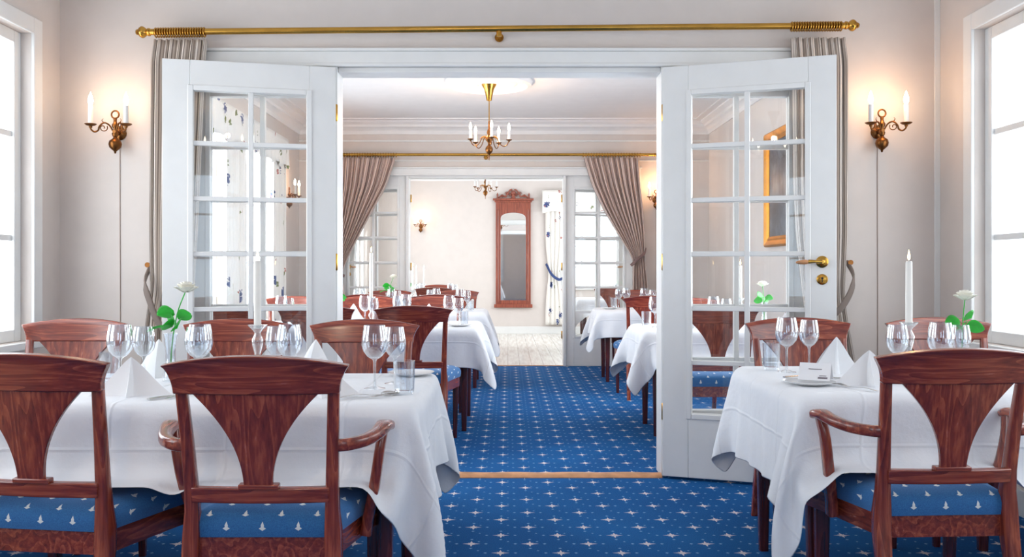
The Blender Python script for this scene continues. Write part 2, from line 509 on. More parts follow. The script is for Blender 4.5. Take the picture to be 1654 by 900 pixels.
for h0, h1, z0, z1 in WIN_R: window('Y', XR + WT / 2, -1, h0, h1, z0, z1, '')
for h0, h1, z0, z1 in WIN_FILL: window('X', YB - WT / 2, 1, h0, h1, z0, z1, '')
for h0, h1, z0, z1 in WIN_E: window('X', Y3 + WT / 2, -1, h0, h1, z0, z1, '', 3, 4)

# a glazed leaf: stiles, rails, two columns by six rows of panes, solid bottom panel
def leaf(root, w, z1=2.185, z0=.014, t=.042, st=.135):
    top, gb = .14, .335
    fr = MB(); md = MB(); mu = MB(); gl = MB()
    h = t / 2
    fr.box(0, st, -h, h, z0, z1); fr.box(w - st, w, -h, h, z0, z1)
    fr.box(st, w - st, -h, h, z1 - top, z1); fr.box(st, w - st, -h, h, z0, gb)
    gx0, gx1, gz0, gz1 = st, w - st, gb, z1 - top
    for s in (-1, 1):
        y0, y1 = sorted((s * (h + .007), s * .004)); b = .016
        md.box(gx0 - .012, gx0 + b, y0, y1, gz0 - .012, gz1 + .012); md.box(gx1 - b, gx1 + .012, y0, y1, gz0 - .012, gz1 + .012)
        md.box(gx0 + b, gx1 - b, y0, y1, gz0 - .012, gz0 + b); md.box(gx0 + b, gx1 - b, y0, y1, gz1 - b, gz1 + .012)
    xm = w / 2
    mu.box(xm - .013, xm + .013, -.016, .016, gz0, gz1)
    for k in range(1, 6):
        z = lerp(gz0, gz1, k / 6); mu.box(gx0, gx1, -.014, .014, z - .012, z + .012)
    for c in range(2):
        for r in range(6):
            xa, xb = (gx0 + .01, xm - .008) if c == 0 else (xm + .008, gx1 - .01)
            za, zb = lerp(gz0, gz1, r / 6), lerp(gz0, gz1, (r + 1) / 6)
            MB().box(xa, xb, -.002, .002, za + .007, zb - .007).build('pane', 'pane_glass', root, smooth=False)
    fr.build('door_frame', 'trim_paint', root, bevel=.003)
    md.build('glazing_bead', 'trim_paint', root, bevel=.004)
    mu.build('muntins', 'trim_paint', root, bevel=.003)
    return root
ndoor = [0]
def door(hx, hy, w, ang, mirror, label, handle):
    """hinge at (hx,hy); leaf runs along +x (or -x when mirror) and swings by ang towards the camera"""
    ndoor[0] += 1
    root = bpy.data.objects.new('door_%d' % ndoor[0], None); COL.objects.link(root); struct(root, label)
    root.location = (hx, hy, 0)
    root.rotation_euler = (0, 0, -ang if not mirror else PI + ang)
    leaf(root, w)
    f = -1 if not mirror else 1          # local side that faces the camera
    for z in (.35, 1.15, 1.95):
        MB().lathe([(.007, z - .045), (.009, z - .04), (.009, z + .04), (.007, z + .045)], 10, (-.004, -f * .022, 0)).build('hinge', 'brass', root)
    if handle:
        hz = 1.148; x = w - .068; y = f * .021
        ro = MB().lathe([(.030, 0), (.030, .006), (.024, .010), (.014, .013), (.013, .045), (.010, .048)], 20, (0, 0, 0), 'Y')
        o = ro.build('handle_rosette', 'brass', root); o.location = (x, y, hz)
        if f < 0: o.scale = (1, -1, 1)
        MB().sweep(smoothpath([(x, y + f * .048, hz), (x - .03, y + f * .05, hz + .002), (x - .065, y + f * .05, hz + .001)], 8), [.020, .018, .017, .016, .015, .016, .018, .020, .021]).build('handle_neck', 'brass', root)
        MB().sweep(smoothpath([(x - .062, y + f * .05, hz), (x - .09, y + f * .05, hz - .001), (x - .125, y + f * .05, hz - .003)], 8), [.014, .019, .023, .024, .024, .022, .019, .015, .008]).build('handle_grip', 'threshold_wood', root)
        kp = MB().lathe([(.027, 0), (.027, .004), (.023, .006), (.001, .006)], 20, (0, 0, 0), 'Y').build('keyhole_plate', 'brass', root)
        kp.location = (x, y, hz - .088)
        if f < 0: kp.scale = (1, -1, 1)
        k = MB(); k.lathe([(.006, 0), (.006, .008)], 10, (0, 0, .006), 'Y'); k.box(-.0025, .0025, 0, .008, -.014, .006)
        k = k.build('keyhole', 'iron', kp)
    return root
door(O1[1] + .006, Y1 - .024, .868, math.atan2(.285, .829), False, 'open white glazed door with brass lever handle', True)
door(O1[0] - .006, Y1 - .024, .868, math.atan2(.20, .836), True, 'open white glazed door behind the long front table', False)
door(O2[1] + .006, Y2 + WT + .026, .868, R(-20), False, 'far open glazed door beside the tied curtain right of the mirror', True)
door(O2[0] - .006, Y2 + WT + .026, .868, R(-20), True, 'far open glazed door left of the far doorway', True)
def sidelight(x0, x1, y):
    nwin[0] += 1
    root = bpy.data.objects.new('window_%d' % nwin[0], None); COL.objects.link(root); struct(root)
    root.location = (x0, y, 0)
    leaf(root, x1 - x0, z1=2.2, z0=0.0, st=.09)
post = .045
for (O, S, y) in ((O1, S1, Y1 + .06), (O2, S2, Y2 + .06)):
    sidelight(O[0] - S, O[0] - .03, y); sidelight(O[1] + .03, O[1] + S, y)
def trims():
    k = [0]
    def t(m, mat='trim_paint', bevel=.004):
        k[0] += 1; return struct(m.build('trim_%d' % k[0], mat, bevel=bevel))
    for (O, S, y) in ((O1, S1, Y1), (O2, S2, Y2)):
        m = MB()                                           # door posts and head casing
        m.box(O[0] - .03, O[0], y - .0, y + WT, 0, 2.2); m.box(O[1], O[1] + .03, y, y + WT, 0, 2.2)
        m.box(O[0], O[1], y + .02, y + WT, 2.17, 2.2)
        t(m)
        a, b = O[0] - S - .09, O[1] + S + .09
        m = MB(); m.box(a, b, y - .022, y + .001, 2.195, 2.275); m.box(a - .015, b + .015, y - .034, y + .001, 2.275, 2.292)
        m.box(a, b, y - .028, y - .021, 2.195, 2.212)
        m.box(a, a + .09, y - .022, y + .001, 0, 2.195); m.box(b - .09, b, y - .022, y + .001, 0, 2.195)
        t(m)
        m = MB(); m.box(a, b, y + WT - .001, y + WT + .022, 2.195, 2.275); m.box(a, a + .09, y + WT - .001, y + WT + .022, 0, 2.195); m.box(b - .09, b, y + WT - .001, y + WT + .022, 0, 2.195)
        t(m)
    # picture rail over the far doors
    m = MB(); m.box(XL, XR, Y2 - .014, Y2 + .001, 2.36, 2.375); m.box(XL, XR, Y2 - .018, Y2 + .001, 2.585, 2.605); t(m)
    # crown mouldings of the middle and end rooms
    prof = [(0, ZC - .16), (.014, ZC - .16), (.018, ZC - .12), (.05, ZC - .085), (.065, ZC - .08), (.07, ZC - .055), (.12, ZC - .03), (.125, ZC - .018), (.19, ZC - .014), (.19, ZC), (0, ZC)]
    for ya, yb in ((Y1 + WT, Y2), (Y2 + WT, Y3)):
        m = MB()
        ring = [(XL, ya, 1, 1), (XR, ya, -1, 1), (XR, yb, -1, -1), (XL, yb, 1, -1)]
        n = len(prof); vs = []
        for x, y, sx, sy in ring: vs += [(x + sx * d, y + sy * d, z) for d, z in prof]
        fs = []
        for q in range(4):
            for j in range(n - 1):
                a, b = q * n + j, ((q + 1) % 4) * n + j
                fs.append((a, b, b + 1, a + 1))
        m.add(vs, fs); t(m, 'plaster_white', 0)
    # room-one cove
    m = MB(); m.box(XL, XR, Y1 - .03, Y1 + .001, 2.62, 2.66); t(m)
    return t
tr = trims()
def baseboards():
    for nm, b in (('left', (XL, XL + .016)), ('right', (XR - .016, XR))):
        m = MB()
        for ya, yb in ((YB, Y1), (Y1 + WT, Y2), (Y2 + WT, Y3)): m.box(b[0], b[1], ya, yb, 0, .12)
        struct(m.build('baseboard_' + nm, 'trim_paint', bevel=.003))
    m = MB(); m.box(XL, XR, Y3 - .016, Y3, 0, .125); struct(m.build('baseboard_end', 'trim_paint', bevel=.003))
    m = MB(); m.box(XL, O1[0] - S1 - .09, Y1 - .016, Y1, 0, .12); m.box(O1[1] + S1 + .09, XR, Y1 - .016, Y1, 0, .12); struct(m.build('baseboard_middle', 'trim_paint', bevel=.003))
    m = MB(); m.box(XL, O2[0] - S2 - .09, Y2 - .016, Y2, 0, .12); m.box(O2[1] + S2 + .09, XR, Y2 - .016, Y2, 0, .12); struct(m.build('baseboard_far', 'trim_paint', bevel=.003))
baseboards()
# timber threshold in the near doorway, a flat strip in the far one
m = MB()
m.grid(lambda u, v: (lerp(O1[0], O1[1], u), Y1 - .035 + .10 * v, .002 + .016 * math.sin(PI * v) ** .6 + .0012 * math.sin(u * 37)), 40, 9)
m.box(O1[0], O1[1], Y1 - .035, Y1 + .065, 0, .003)
struct(m.build('trim_threshold', 'threshold_wood'))
m = MB().box(O2[0], O2[1], Y2 + .03, Y2 + .08, 0, .008); struct(m.build('trim_threshold_far', 'threshold_wood', bevel=.002))
# wall panel joints beside the doors
m = MB()
for x in (at(1518, Y1) - .03, ): m.box(x, x + .03, Y1 - .008, Y1 + .001, .12, 2.62)
struct(m.build('trim_joint', 'trim_paint', bevel=.002))

# ------------------------------------------------------------------ dining chair
def make_chair(arms):
    root = thing('dining_armchair' if arms else 'dining_chair', (0, 0, 0), 0, '', 'armchair' if arms else 'chair')
    SZ = .455
    # seat outline (back narrow, front wide and bowed)
    def outline(n=48, ins=0.0):
        pts = []
        half = [(0.0, -.205), (.17, -.205), (.186, -.19), (.205, -.10), (.238, .06), (.262, .16), (.258, .20), (.225, .222), (.12, .236), (0, .24)]
        hp = [(max(0, x - ins if x > .01 else 0), y + (ins if y < -.19 else (-ins if y > .19 else 0))) for x, y in half]
        sp = smoothpath([(x, y, 0) for x, y in hp], n // 2)
        r = [(p.x, p.y) for p in sp]
        return r + [(-x, y) for x, y in r[-2:0:-1]]
    ol = outline(); n = len(ol)
    m = MB(); vs = []; cxy = (0, .02)
    rings = [(1.0, .408), (1.014, .424), (1.014, .442), (.99, .458), (.94, .469), (.83, .480), (.63, .489), (.35, .495), (.12, .497)]
    for s, z in rings:
        vs += [(cxy[0] + (x - cxy[0]) * s, cxy[1] + (y - cxy[1]) * s, z) for x, y in ol]
    fs = []
    for i in range(len(rings) - 1):
        for k in range(n): fs.append((i * n + k, i * n + (k + 1) % n, (i + 1) * n + (k + 1) % n, (i + 1) * n + k))
    fs += [tuple(range(n - 1, -1, -1)), tuple((len(rings) - 1) * n + k for k in range(n))]
    m.add(vs, fs); m.build('seat', 'seat_fabric', root, ang=60)
    # seat frame: a band under the cushion
    m = MB(); oi = outline(ins=.006); oj = outline(ins=.03)
    vs = [(x, y, .345) for x, y in oi] + [(x, y, .408) for x, y in oi] + [(x, y, .408) for x, y in oj] + [(x, y, .345) for x, y in oj]
    fs = []
    for i in range(4):
        for k in range(n): fs.append((i * n + k, i * n + (k + 1) % n, ((i + 1) % 4) * n + (k + 1) % n, ((i + 1) % 4) * n + k))
    m.add(vs, fs); m.build('seat_frame', 'wood_y', root, ang=30)
    plan = lambda x: -.030 * (1 - (x / .24) ** 2)         # the back is hollowed
    yz = lambda z: interp([0, .2, .36, .43, .52, .66, .80, .9], [-.285, -.238, -.205, -.200, -.208, -.228, -.252, -.272], z)
    for s in (-1, 1):
        zs = [0, .06, .14, .22, .30, .36, .42, .48, .54, .60, .66, .72, .77, .80]
        path = [(s * interp([0, .36, .50, .66, .78, .82], [.192, .186, .182, .188, .194, .196], z), yz(z), z) for z in zs]
        ww = [interp([0, .25, .40, .50, .66, .82], [.030, .036, .046, .034, .031, .030], z) for z in zs]
        hh = [interp([0, .25, .40, .52, .8], [.030, .042, .056, .034, .022], z) for z in zs]
        MB().sweep(path, ww, hh, 12, up=(0, 1, 0), sq=5).build('rear_post', 'wood_z', root, ang=50)
        path = [(s * x, y, z) for x, y, z in ((.232, .185, .40), (.232, .185, .30), (.230, .187, .15), (.228, .190, 0))]
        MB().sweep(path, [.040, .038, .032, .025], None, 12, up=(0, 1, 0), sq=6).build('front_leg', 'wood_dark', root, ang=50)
    # crest rail
    def crest(u, v):
        s = 2 * u - 1
        w = .212 + .027 * v ** 2.2
        x = s * w
        top = .892 - .026 * s * s
        z = lerp(.792, top, v)
        y = yz(z) + plan(x) - .010 * max(0, v - .85) / .15
        return (x, y, z), (0, 1, .12)
    MB().slab(crest, 25, 9, .026).build('crest_rail', 'wood_x', root, bevel=.004, ang=50)
    def splat(u, v):
        s = 2 * u - 1
        w = .037 + .131 * v ** 2.1
        z = lerp(.545, .80, v)
        return (s * w, yz(z) + plan(s * w), z), (0, 1, .12)
    MB().slab(splat, 13, 20, .014).build('splat', 'wood_z', root, bevel=.002, ang=50)
    def rail(u, v):
        x = (2 * u - 1) * .178; z = lerp(.505, .545, v)
        return (x, yz(z) + plan(x) * .8, z), (0, 1, .1)
    mm = MB().slab(rail, 15, 3, .022)
    def shoe(u, v):
        x = (2 * u - 1) * .052; z = lerp(.543, .556, v)
        return (x, yz(z) + plan(x) * .9, z), (0, 1, .1)
    mm.slab(shoe, 5, 2, .026); mm.build('back_rail', 'wood_x', root, bevel=.003)
    if arms:
        for s in (-1, 1):
            p = smoothpath([(s * .186, -.226, .652), (s * .225, -.215, .653), (s * .264, -.175, .657), (s * .287, -.115, .665), (s * .297, -.05, .675), (s * .296, -.005, .664)], 22)
            ws = [interp([0, 4, 14, 20, 22], [.026, .028, .040, .052, .040], i) for i in range(23)]
            hs = [interp([0, 12, 20, 22], [.034, .030, .028, .022], i) for i in range(23)]
            MB().sweep(p, ws, hs, 14, sq=3.5).build('arm', 'wood_y', root, ang=50)
            p = smoothpath([(s * .293, -.03, .668), (s * .282, -.042, .60), (s * .266, -.03, .50), (s * .243, .005, .40), (s * .236, .015, .355)], 12)
            MB().sweep(p, [interp([0, 6, 12], [.026, .030, .034], i) for i in range(13)], [interp([0, 6, 12], [.040, .036, .044], i) for i in range(13)], 12, up=(0, 1, 0), sq=4).build('arm_support', 'wood_z', root, ang=50)
    return root
CH = Proto(make_chair(False)); AC = Proto(make_chair(True))
ARMS = [(.885, 1.03, 2.35, 2.80, .20, .60)]     # the armchair keeps the cloth corner aside
SEATS = []                      # world boxes of seats, used when the cloths are draped
def chair(cx, cy_crest, facing, label, group, arm=False, rot=0.0):
    """facing +1 looks away from the camera (its back towards us), -1 looks at us; cy_crest = depth of the crest rail"""
    off = .285
    a = (0 if facing > 0 else PI) + R(rot)
    y = cy_crest + facing * off
    o = (AC if arm else CH).put((cx, y, 0), a, label, group)
    SEATS.append((cx - .262, cx + .262, y - .26, y + .26))
    return o
G1 = 'dining chairs in the front room'; G2 = 'dining chairs in the second room'; G3 = 'dining chairs in the third room'
chair(-.640, 2.265, 1, 'dark wooden armchair with blue seat at the long front table', G1, True)
chair(-1.225, 2.33, 1, 'armless dark wooden chair cut by the frame beside the front armchair', G1, False, -8)
chair(1.235, 2.475, 1, 'dark wooden armchair with blue seat at the tent card table', G1, True, 3)
chair(-.620, 3.90, -1, 'wooden chair facing us behind the pair of wine glasses and tumbler', G1)
chair(-1.185, 3.95, -1, 'wooden chair facing us behind the candle on the long front table', G1)
chair(-1.90, 3.97, -1, 'wooden chair facing us beneath the wall lamp with hanging cord, front corner', G1)
chair(1.305, 4.05, -1, 'wooden chair facing us before the door with the brass handle', G1)
chair(1.945, 4.07, -1, 'wooden chair facing us behind the candle on the tent card table', G1)
# second room
chair(-.575, 5.45, 1, 'wooden chair with blue seat, back to us, just past the doorway beside the aisle', G2)
chair(-1.17, 5.47, 1, 'wooden chair, back to us, next to the aisle chair past the doorway', G2)
chair(-1.76, 5.50, 1, 'wooden chair, back to us, third from the aisle past the doorway', G2)
chair(-.595, 7.45, -1, 'wooden chair facing us at far side of nearer window-side table, by the aisle', G2)
chair(-1.165, 7.50, -1, 'wooden chair facing us behind the tall candle of the nearer window-side table', G2)
chair(-1.78, 7.50, -1, 'wooden chair facing us under the floral curtain, nearer window-side table', G2)
chair(-.62, 7.98, 1, 'wooden chair, back to us, at the farther window-side table by the aisle', G2)
chair(-1.28, 8.0, 1, 'wooden chair, back to us, at the farther window-side table away from aisle', G2)
chair(-.55, 9.85, -1, 'wooden chair facing us at the farther window-side table near the far doorway', G2)
chair(-1.29, 9.85, -1, 'wooden chair facing us below the far door pane, farther window-side table', G2)
chair(1.25, 5.30, 1, 'wooden chair, back to us, seen through the lower panes of handled door', G2)
chair(1.88, 5.32, 1, 'wooden chair, back to us, behind the handled door next to the wall', G2)
chair(1.42, 7.02, -1, 'wooden chair facing us across the nearer table behind the handled door', G2)
chair(1.22, 7.62, 1, 'wooden chair, back to us, at the table under the tied-back curtain', G2)
chair(1.37, 9.86, -1, 'wooden chair facing us just below the tied-back curtain', G2, False, -8)
# third room
chair(-.95, 11.45, 1, 'wooden chair, back to us, at the table with two candles beyond far doorway', G3)
chair(-1.05, 13.55, -1, 'wooden chair facing us behind the two candles beyond far doorway', G3)
chair(1.35, 11.6, 1, 'wooden chair, back to us, at the end-room table seen through the far door', G3)

# ------------------------------------------------------------------ tables and draped cloths
TZ = .715
def drape(x0, x1, y0, y1, dd, res, steps, iters, seed, seats, arms=()):
    rng = np.random.RandomState(seed)
    dl_, dr_, dn_, df_ = dd if isinstance(dd, tuple) else (dd,) * 4
    nx = int(round((x1 - x0 + dl_ + dr_) / res)) + 1; ny = int(round((y1 - y0 + dn_ + df_) / res)) + 1
    gx = np.linspace(x0 - dl_, x1 + dr_, nx); gy = np.linspace(y0 - dn_, y1 + df_, ny)
    X, Y = np.meshgrid(gx, gy)
    P = np.stack([X, Y, np.full_like(X, TZ + .003)], -1)
    m = .001
    inside = (X >= x0 - m) & (X <= x1 + m) & (Y >= y0 - m) & (Y <= y1 + m)
    wt = np.where(inside, 0.0, 1.0)
    corner = (X < x0 + .02) & (Y < y0)
    # start with the overhang already sloping, so that it falls outwards
    ox = np.maximum(np.maximum(x0 - X, X - x1), 0); oy = np.maximum(np.maximum(y0 - Y, Y - y1), 0)
    o = np.maximum(ox, oy)
    P[..., 2] -= .5 * o
    P[..., :2] += rng.uniform(-.004, .004, P[..., :2].shape) * wt[..., None]
    # slow folds seeded into the hem
    P[..., 0] += wt * .006 * np.sin(Y * 9 + seed); P[..., 1] += wt * .006 * np.sin(X * 8 + seed * 2)
    V = np.zeros_like(P)
    lx, ly = gx[1] - gx[0], gy[1] - gy[0]; ld = math.hypot(lx, ly)
    cons = []
    for par in (0, 1):
        cons.append(((slice(None), slice(par, nx - 1, 2)), (slice(None), slice(par + 1, nx, 2)), lx, 1.0))
        cons.append(((slice(par, ny - 1, 2), slice(None)), (slice(par + 1, ny, 2), slice(None)), ly, 1.0))
    for par in (0, 1):
        a = slice(par, ny - 1, 2); b = slice(par + 1, ny, 2)
        cons.append(((a, slice(0, nx - 1)), (b, slice(1, nx)), ld, .25))
        cons.append(((a, slice(1, nx)), (b, slice(0, nx - 1)), ld, .25))
    for par in (0, 1):
        for q in (0, 1):
            cons.append(((slice(None), slice(par + 2 * q, nx - 2, 4)), (slice(None), slice(par + 2 * q + 2, nx, 4)), 2 * lx, .45))
            cons.append(((slice(par + 2 * q, ny - 2, 4), slice(None)), (slice(par + 2 * q + 2, ny, 4), slice(None)), 2 * ly, .45))
    dt = .022
    e = .006
    for st in range(steps):
        old = P.copy()
        V[..., 2] -= 9.8 * dt
        V *= .955
        P = P + V * dt * wt[..., None]
        for it in range(iters):
            for ia, ib, L, k in cons:
                A = P[ia]; B = P[ib]
                if A.shape[0] != B.shape[0] or A.shape[1] != B.shape[1]:
                    s0 = min(A.shape[0], B.shape[0]); s1 = min(A.shape[1], B.shape[1]); A = A[:s0, :s1]; B = B[:s0, :s1]
                s0, s1 = A.shape[:2]
                wa = wt[ia][:s0, :s1]; wb = wt[ib][:s0, :s1]
                D = B - A; l = np.sqrt((D ** 2).sum(-1)) + 1e-9
                ws = wa + wb; ws[ws == 0] = 1
                c = k * (l - L) / l / ws
                dA = D * (c * wa)[..., None]; dB = D * (c * wb)[..., None]
                # diagonal sets overlap along x, so they are applied as plain in-place sums
                P[ia][:s0, :s1] += dA; P[ib][:s0, :s1] -= dB
            # table body
            x, y, z = P[..., 0], P[..., 1], P[..., 2]
            ins = (x > x0 - e) & (x < x1 + e) & (y > y0 - e) & (y < y1 + e) & (z < TZ + .002) & (wt > 0)
            dl = np.stack([x - (x0 - e), (x1 + e) - x, y - (y0 - e), (y1 + e) - y, (TZ + .003) - z + .0], -1)
            k = np.argmin(dl, -1)
            x = np.where(ins & (k == 0), x0 - e, x); x = np.where(ins & (k == 1), x1 + e, x)
            y = np.where(ins & (k == 2), y0 - e, y); y = np.where(ins & (k == 3), y1 + e, y)
            z = np.where(ins & (k == 4), TZ + .003, z)
            for (a, b, c_, d_) in seats:
                q = (x > a) & (x < b) & (y > c_) & (y < d_) & (z < .508)
                z = np.where(q & (z > .34), .508, z)
            for (a, b, c_, d_, e_, f_) in arms:
                x = np.where(corner & (x > a) & (x < b) & (y > c_) & (y < d_) & (z > e_) & (z < f_), a, x)
            P = np.stack([x, y, z], -1)
        V = (P - old) / dt
    return P, nx, ny
def tablecloth(x0, x1, y0, y1, label, res=.03, steps=120, iters=7, seed=1, d=.30, sub=1, group='white tablecloths'):
    P, nx, ny = drape(x0, x1, y0, y1, d, res, steps, iters, seed, [s for s in SEATS if s[1] > x0 and s[0] < x1], ARMS)
    m = MB(); m.v = [tuple(p) for p in P.reshape(-1, 3)]
    m.f = [(j * nx + i, j * nx + i + 1, (j + 1) * nx + i + 1, (j + 1) * nx + i) for j in range(ny - 1) for i in range(nx - 1)]
    m.uv = {j * nx + i: (i * res, j * res) for j in range(ny) for i in range(nx)}
    o = m.build('tablecloth', 'cloth', sub=sub, ang=180, solid=.0016)
    return tag(o, label, 'tablecloth', group)
def table(x0, x1, y0, y1, label, group='dining tables under white cloths'):
    cx, cy = (x0 + x1) / 2, (y0 + y1) / 2; hx, hy = (x1 - x0) / 2 - .03, (y1 - y0) / 2 - .03
    r = thing('dining_table', (cx, cy, 0), 0, label, 'table', group)
    MB().box(-hx, hx, -hy, hy, TZ - .036, TZ - .006).build('tabletop', 'wood_x', r, bevel=.004)
    a = MB(); a.box(-hx + .06, hx - .06, -hy + .06, -hy + .085, TZ - .10, TZ - .03); a.box(-hx + .06, hx - .06, hy - .085, hy - .06, TZ - .10, TZ - .03)
    a.box(-hx + .06, -hx + .085, -hy + .085, hy - .085, TZ - .10, TZ - .03); a.box(hx - .085, hx - .06, -hy + .085, hy - .085, TZ - .10, TZ - .03)
    a.build('apron', 'wood_x', r)
    for sx in (-1, 1):
        for sy in (-1, 1):
            x, y = sx * (hx - .075), sy * (hy - .075)
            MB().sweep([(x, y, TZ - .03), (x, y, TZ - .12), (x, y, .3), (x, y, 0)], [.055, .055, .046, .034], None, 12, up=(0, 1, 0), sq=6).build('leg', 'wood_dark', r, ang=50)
    return r
TL1 = (-2.06, -.262, 2.587, 3.41); TR1 = (.905, 1.98, 2.786, 3.65)
TL2 = (-2.02, -.195, 6.08, 6.92); TL3 = (-1.75, -.205, 8.35, 9.2)
TR2 = (.885, 1.96, 5.88, 6.58); TR3 = (.885, 1.9, 8.8, 9.42)
TL4 = (-1.65, -.55, 12.1, 12.9); TR4 = (.95, 2.1, 12.2, 12.9)
TN = {'TL1': 'the long front table', 'TR1': 'the tent card table', 'TL2': 'the nearer window-side table', 'TL3': 'the farther window-side table',
      'TR2': 'the nearer table behind handled door', 'TR3': 'the table under the tied-back curtain', 'TL4': 'the two-candle end-room table', 'TR4': 'the end-room table by far window'}
TT = dict(TL1=TL1, TR1=TR1, TL2=TL2, TL3=TL3, TR2=TR2, TR3=TR3, TL4=TL4, TR4=TR4)
def cap(s): return s[4:] if s.startswith('the ') else s
TLAB = {'TL1': 'dark-legged dining table at front holding the green-leaved rose', 'TR1': 'dark-legged dining table at front holding the tent card',
        'TL2': 'dining table just past the doorway holding the tall candle', 'TL3': 'dining table by the far doorway on the window side',
        'TR2': 'dining table half hidden behind the door with brass handle', 'TR3': 'dining table below the tied-back far curtain',
        'TL4': 'small dining table with two candles beyond the far doorway', 'TR4': 'dining table seen through the far door beside the curtain'}
for k, t in TT.items():
    table(*t, TLAB[k])
CLAB = {'TL1': 'white tablecloth hanging over the long front table behind the armchair', 'TR1': 'white tablecloth with crossed fold creases under the tent card',
        'TL2': 'white tablecloth on the table just past the doorway beside the aisle', 'TL3': 'white tablecloth on the window-side table nearest the far doorway',
        'TR2': 'white tablecloth on the table emerging from behind the handled door', 'TR3': 'white tablecloth on the table below the tied-back curtain',
        'TL4': 'white tablecloth under two candles beyond the far doorway', 'TR4': 'white tablecloth seen through the panes of the far door by the curtain'}
RES = {'TL1': (.03, 120, 7, 8), 'TR1': (.03, 120, 7, 5)}
OVER = {'TL1': (.27, .29, .285, .22), 'TR1': (.30, .29, .31, .17)}
for k, t in TT.items():
    r = RES.get(k, (.045, 80, 6, sum(map(ord, k)) % 17))
    tablecloth(*t, CLAB[k], res=r[0], steps=r[1], iters=r[2], seed=r[3], d=OVER.get(k, .26))

# ------------------------------------------------------------------ table ware
def one(name, mb, mat, cat, **kw):
    o = mb.build(name, mat, **kw); tag(o, '', cat); return Proto(o)
def wine_profile(hgt, rb, rbase=.035):
    k = hgt / .205
    out = [(rbase, 0), (rbase, .0015), (rbase * .6, .004), (.006, .010), (.0042, .03 * k), (.0042, .085 * k), (.007, .094 * k), (rb * .55, .104 * k), (rb * .88, .122 * k), (rb, .142 * k), (rb * .985, .160 * k), (rb * .9, .184 * k), (rb * .80, .205 * k)]
    inn = [(r - .0012, z) for r, z in out[:6:-1]] + [(.001, .098 * k)]
    return out + inn
def wine(hgt, rb):
    r = thing('wine_glass', (0, 0, 0), 0, '', 'wine glass')
    prof = wine_profile(hgt, rb); 
    MB().lathe(prof[7:], 24, cap=False).build('bowl', 'table_glass', r, ang=60)
    MB().lathe(prof[3:8], 14, cap=False).build('stem', 'cut_glass', r, ang=60)
    MB().lathe(prof[:4], 20, cap=False).build('foot', 'table_glass', r, ang=60)
    return r
WG = Proto(wine(.208, .0425)); WS = Proto(wine(.194, .038))
TU = one('tumbler', MB().lathe([(.024, 0), (.029, .001), (.031, .01), (.034, .105), (.0325, .105), (.0295, .014), (.001, .013)], 22, cap=True), 'table_glass', 'tumbler', ang=50)
PL = one('side_plate', MB().lathe([(.04, 0), (.045, .002), (.055, .004), (.085, .013), (.086, .0145), (.055, .007), (.001, .006)], 32), 'china', 'plate', ang=60)
def candlestick():
    p = [(.043, 0), (.045, .004), (.042, .010), (.022, .018), (.012, .028), (.010, .04), (.016, .05), (.021, .062), (.016, .074), (.009, .082), (.011, .10), (.018, .125), (.020, .145), (.013, .16), (.010, .168), (.016, .178), (.031, .192), (.033, .197), (.016, .198), (.0145, .185), (.001, .185)]
    o = MB().lathe(p, 20).build('candlestick', 'cut_glass', ang=50); return tag(o, '', 'candlestick')
CS = Proto(candlestick())
def candle(hgt):
    r = thing('candle', (0, 0, 0), 0, '', 'candle')
    MB().lathe([(.0125, 0), (.0125, hgt * .5), (.0115, hgt - .004), (.009, hgt), (.001, hgt - .003)], 16).build('wax', 'candle_wax', r, ang=50)
    MB().sweep([(0, 0, hgt - .004), (.0005, 0, hgt + .006)], .002).build('wick', 'iron', r)
    MB().lathe([(.0005, hgt + .003), (.0042, hgt + .010), (.005, hgt + .016), (.0035, hgt + .026), (.0003, hgt + .042)], 12).build('flame', 'flame', r, ang=80)
    return r
CA = Proto(candle(.235)); CT = Proto(candle(.33))
CS_TOP = .186
def candle_set(x, y, la, lb, tall=False):
    CS.put((x, y, TZ + .003), 0, lb, 'glass candlesticks'); (CT if tall else CA).put((x, y, TZ + .003 + CS_TOP), 0, la, 'white candles')
def napkin(w, f, b, h):
    """standing pyramid fold: ridge seam to the front, wings spread at the foot"""
    cor = [(0, -f), (-.10 * w, -f * .35), (-w, -f * .15), (-w * .55, b * .55), (0, b), (w * .55, b * .55), (w, -f * .15), (.10 * w, -f * .35)]
    ring = []
    for i in range(8):
        a, c = cor[i], cor[(i + 1) % 8]
        for q in range(4): ring.append((lerp(a[0], c[0], q / 4), lerp(a[1], c[1], q / 4)))
    n = len(ring); m = MB(); vs = []; fs = []; L = 9
    for j in range(L):
        t = j / (L - 1); s = (1 - t) ** .92 * .985 + .015
        bul = .010 * math.sin(PI * t)
        for (x, y) in ring: vs.append((x * s * (1 - .12 * math.sin(PI * t) * (abs(x) / w)), y * s + bul - .004 * t, h * t))
    for j in range(L - 1):
        for k in range(n): fs.append((j * n + k, j * n + (k + 1) % n, (j + 1) * n + (k + 1) % n, (j + 1) * n + k))
    fs += [tuple(range(n - 1, -1, -1)), tuple((L - 1) * n + k for k in range(n))]
    m.add(vs, fs)
    o = m.build('folded_napkin', 'napkin_linen', ang=48); return tag(o, '', 'napkin')
NA = Proto(napkin(.095, .075, .07, .135))
NB = Proto(napkin(.125, .065, .06, .118))
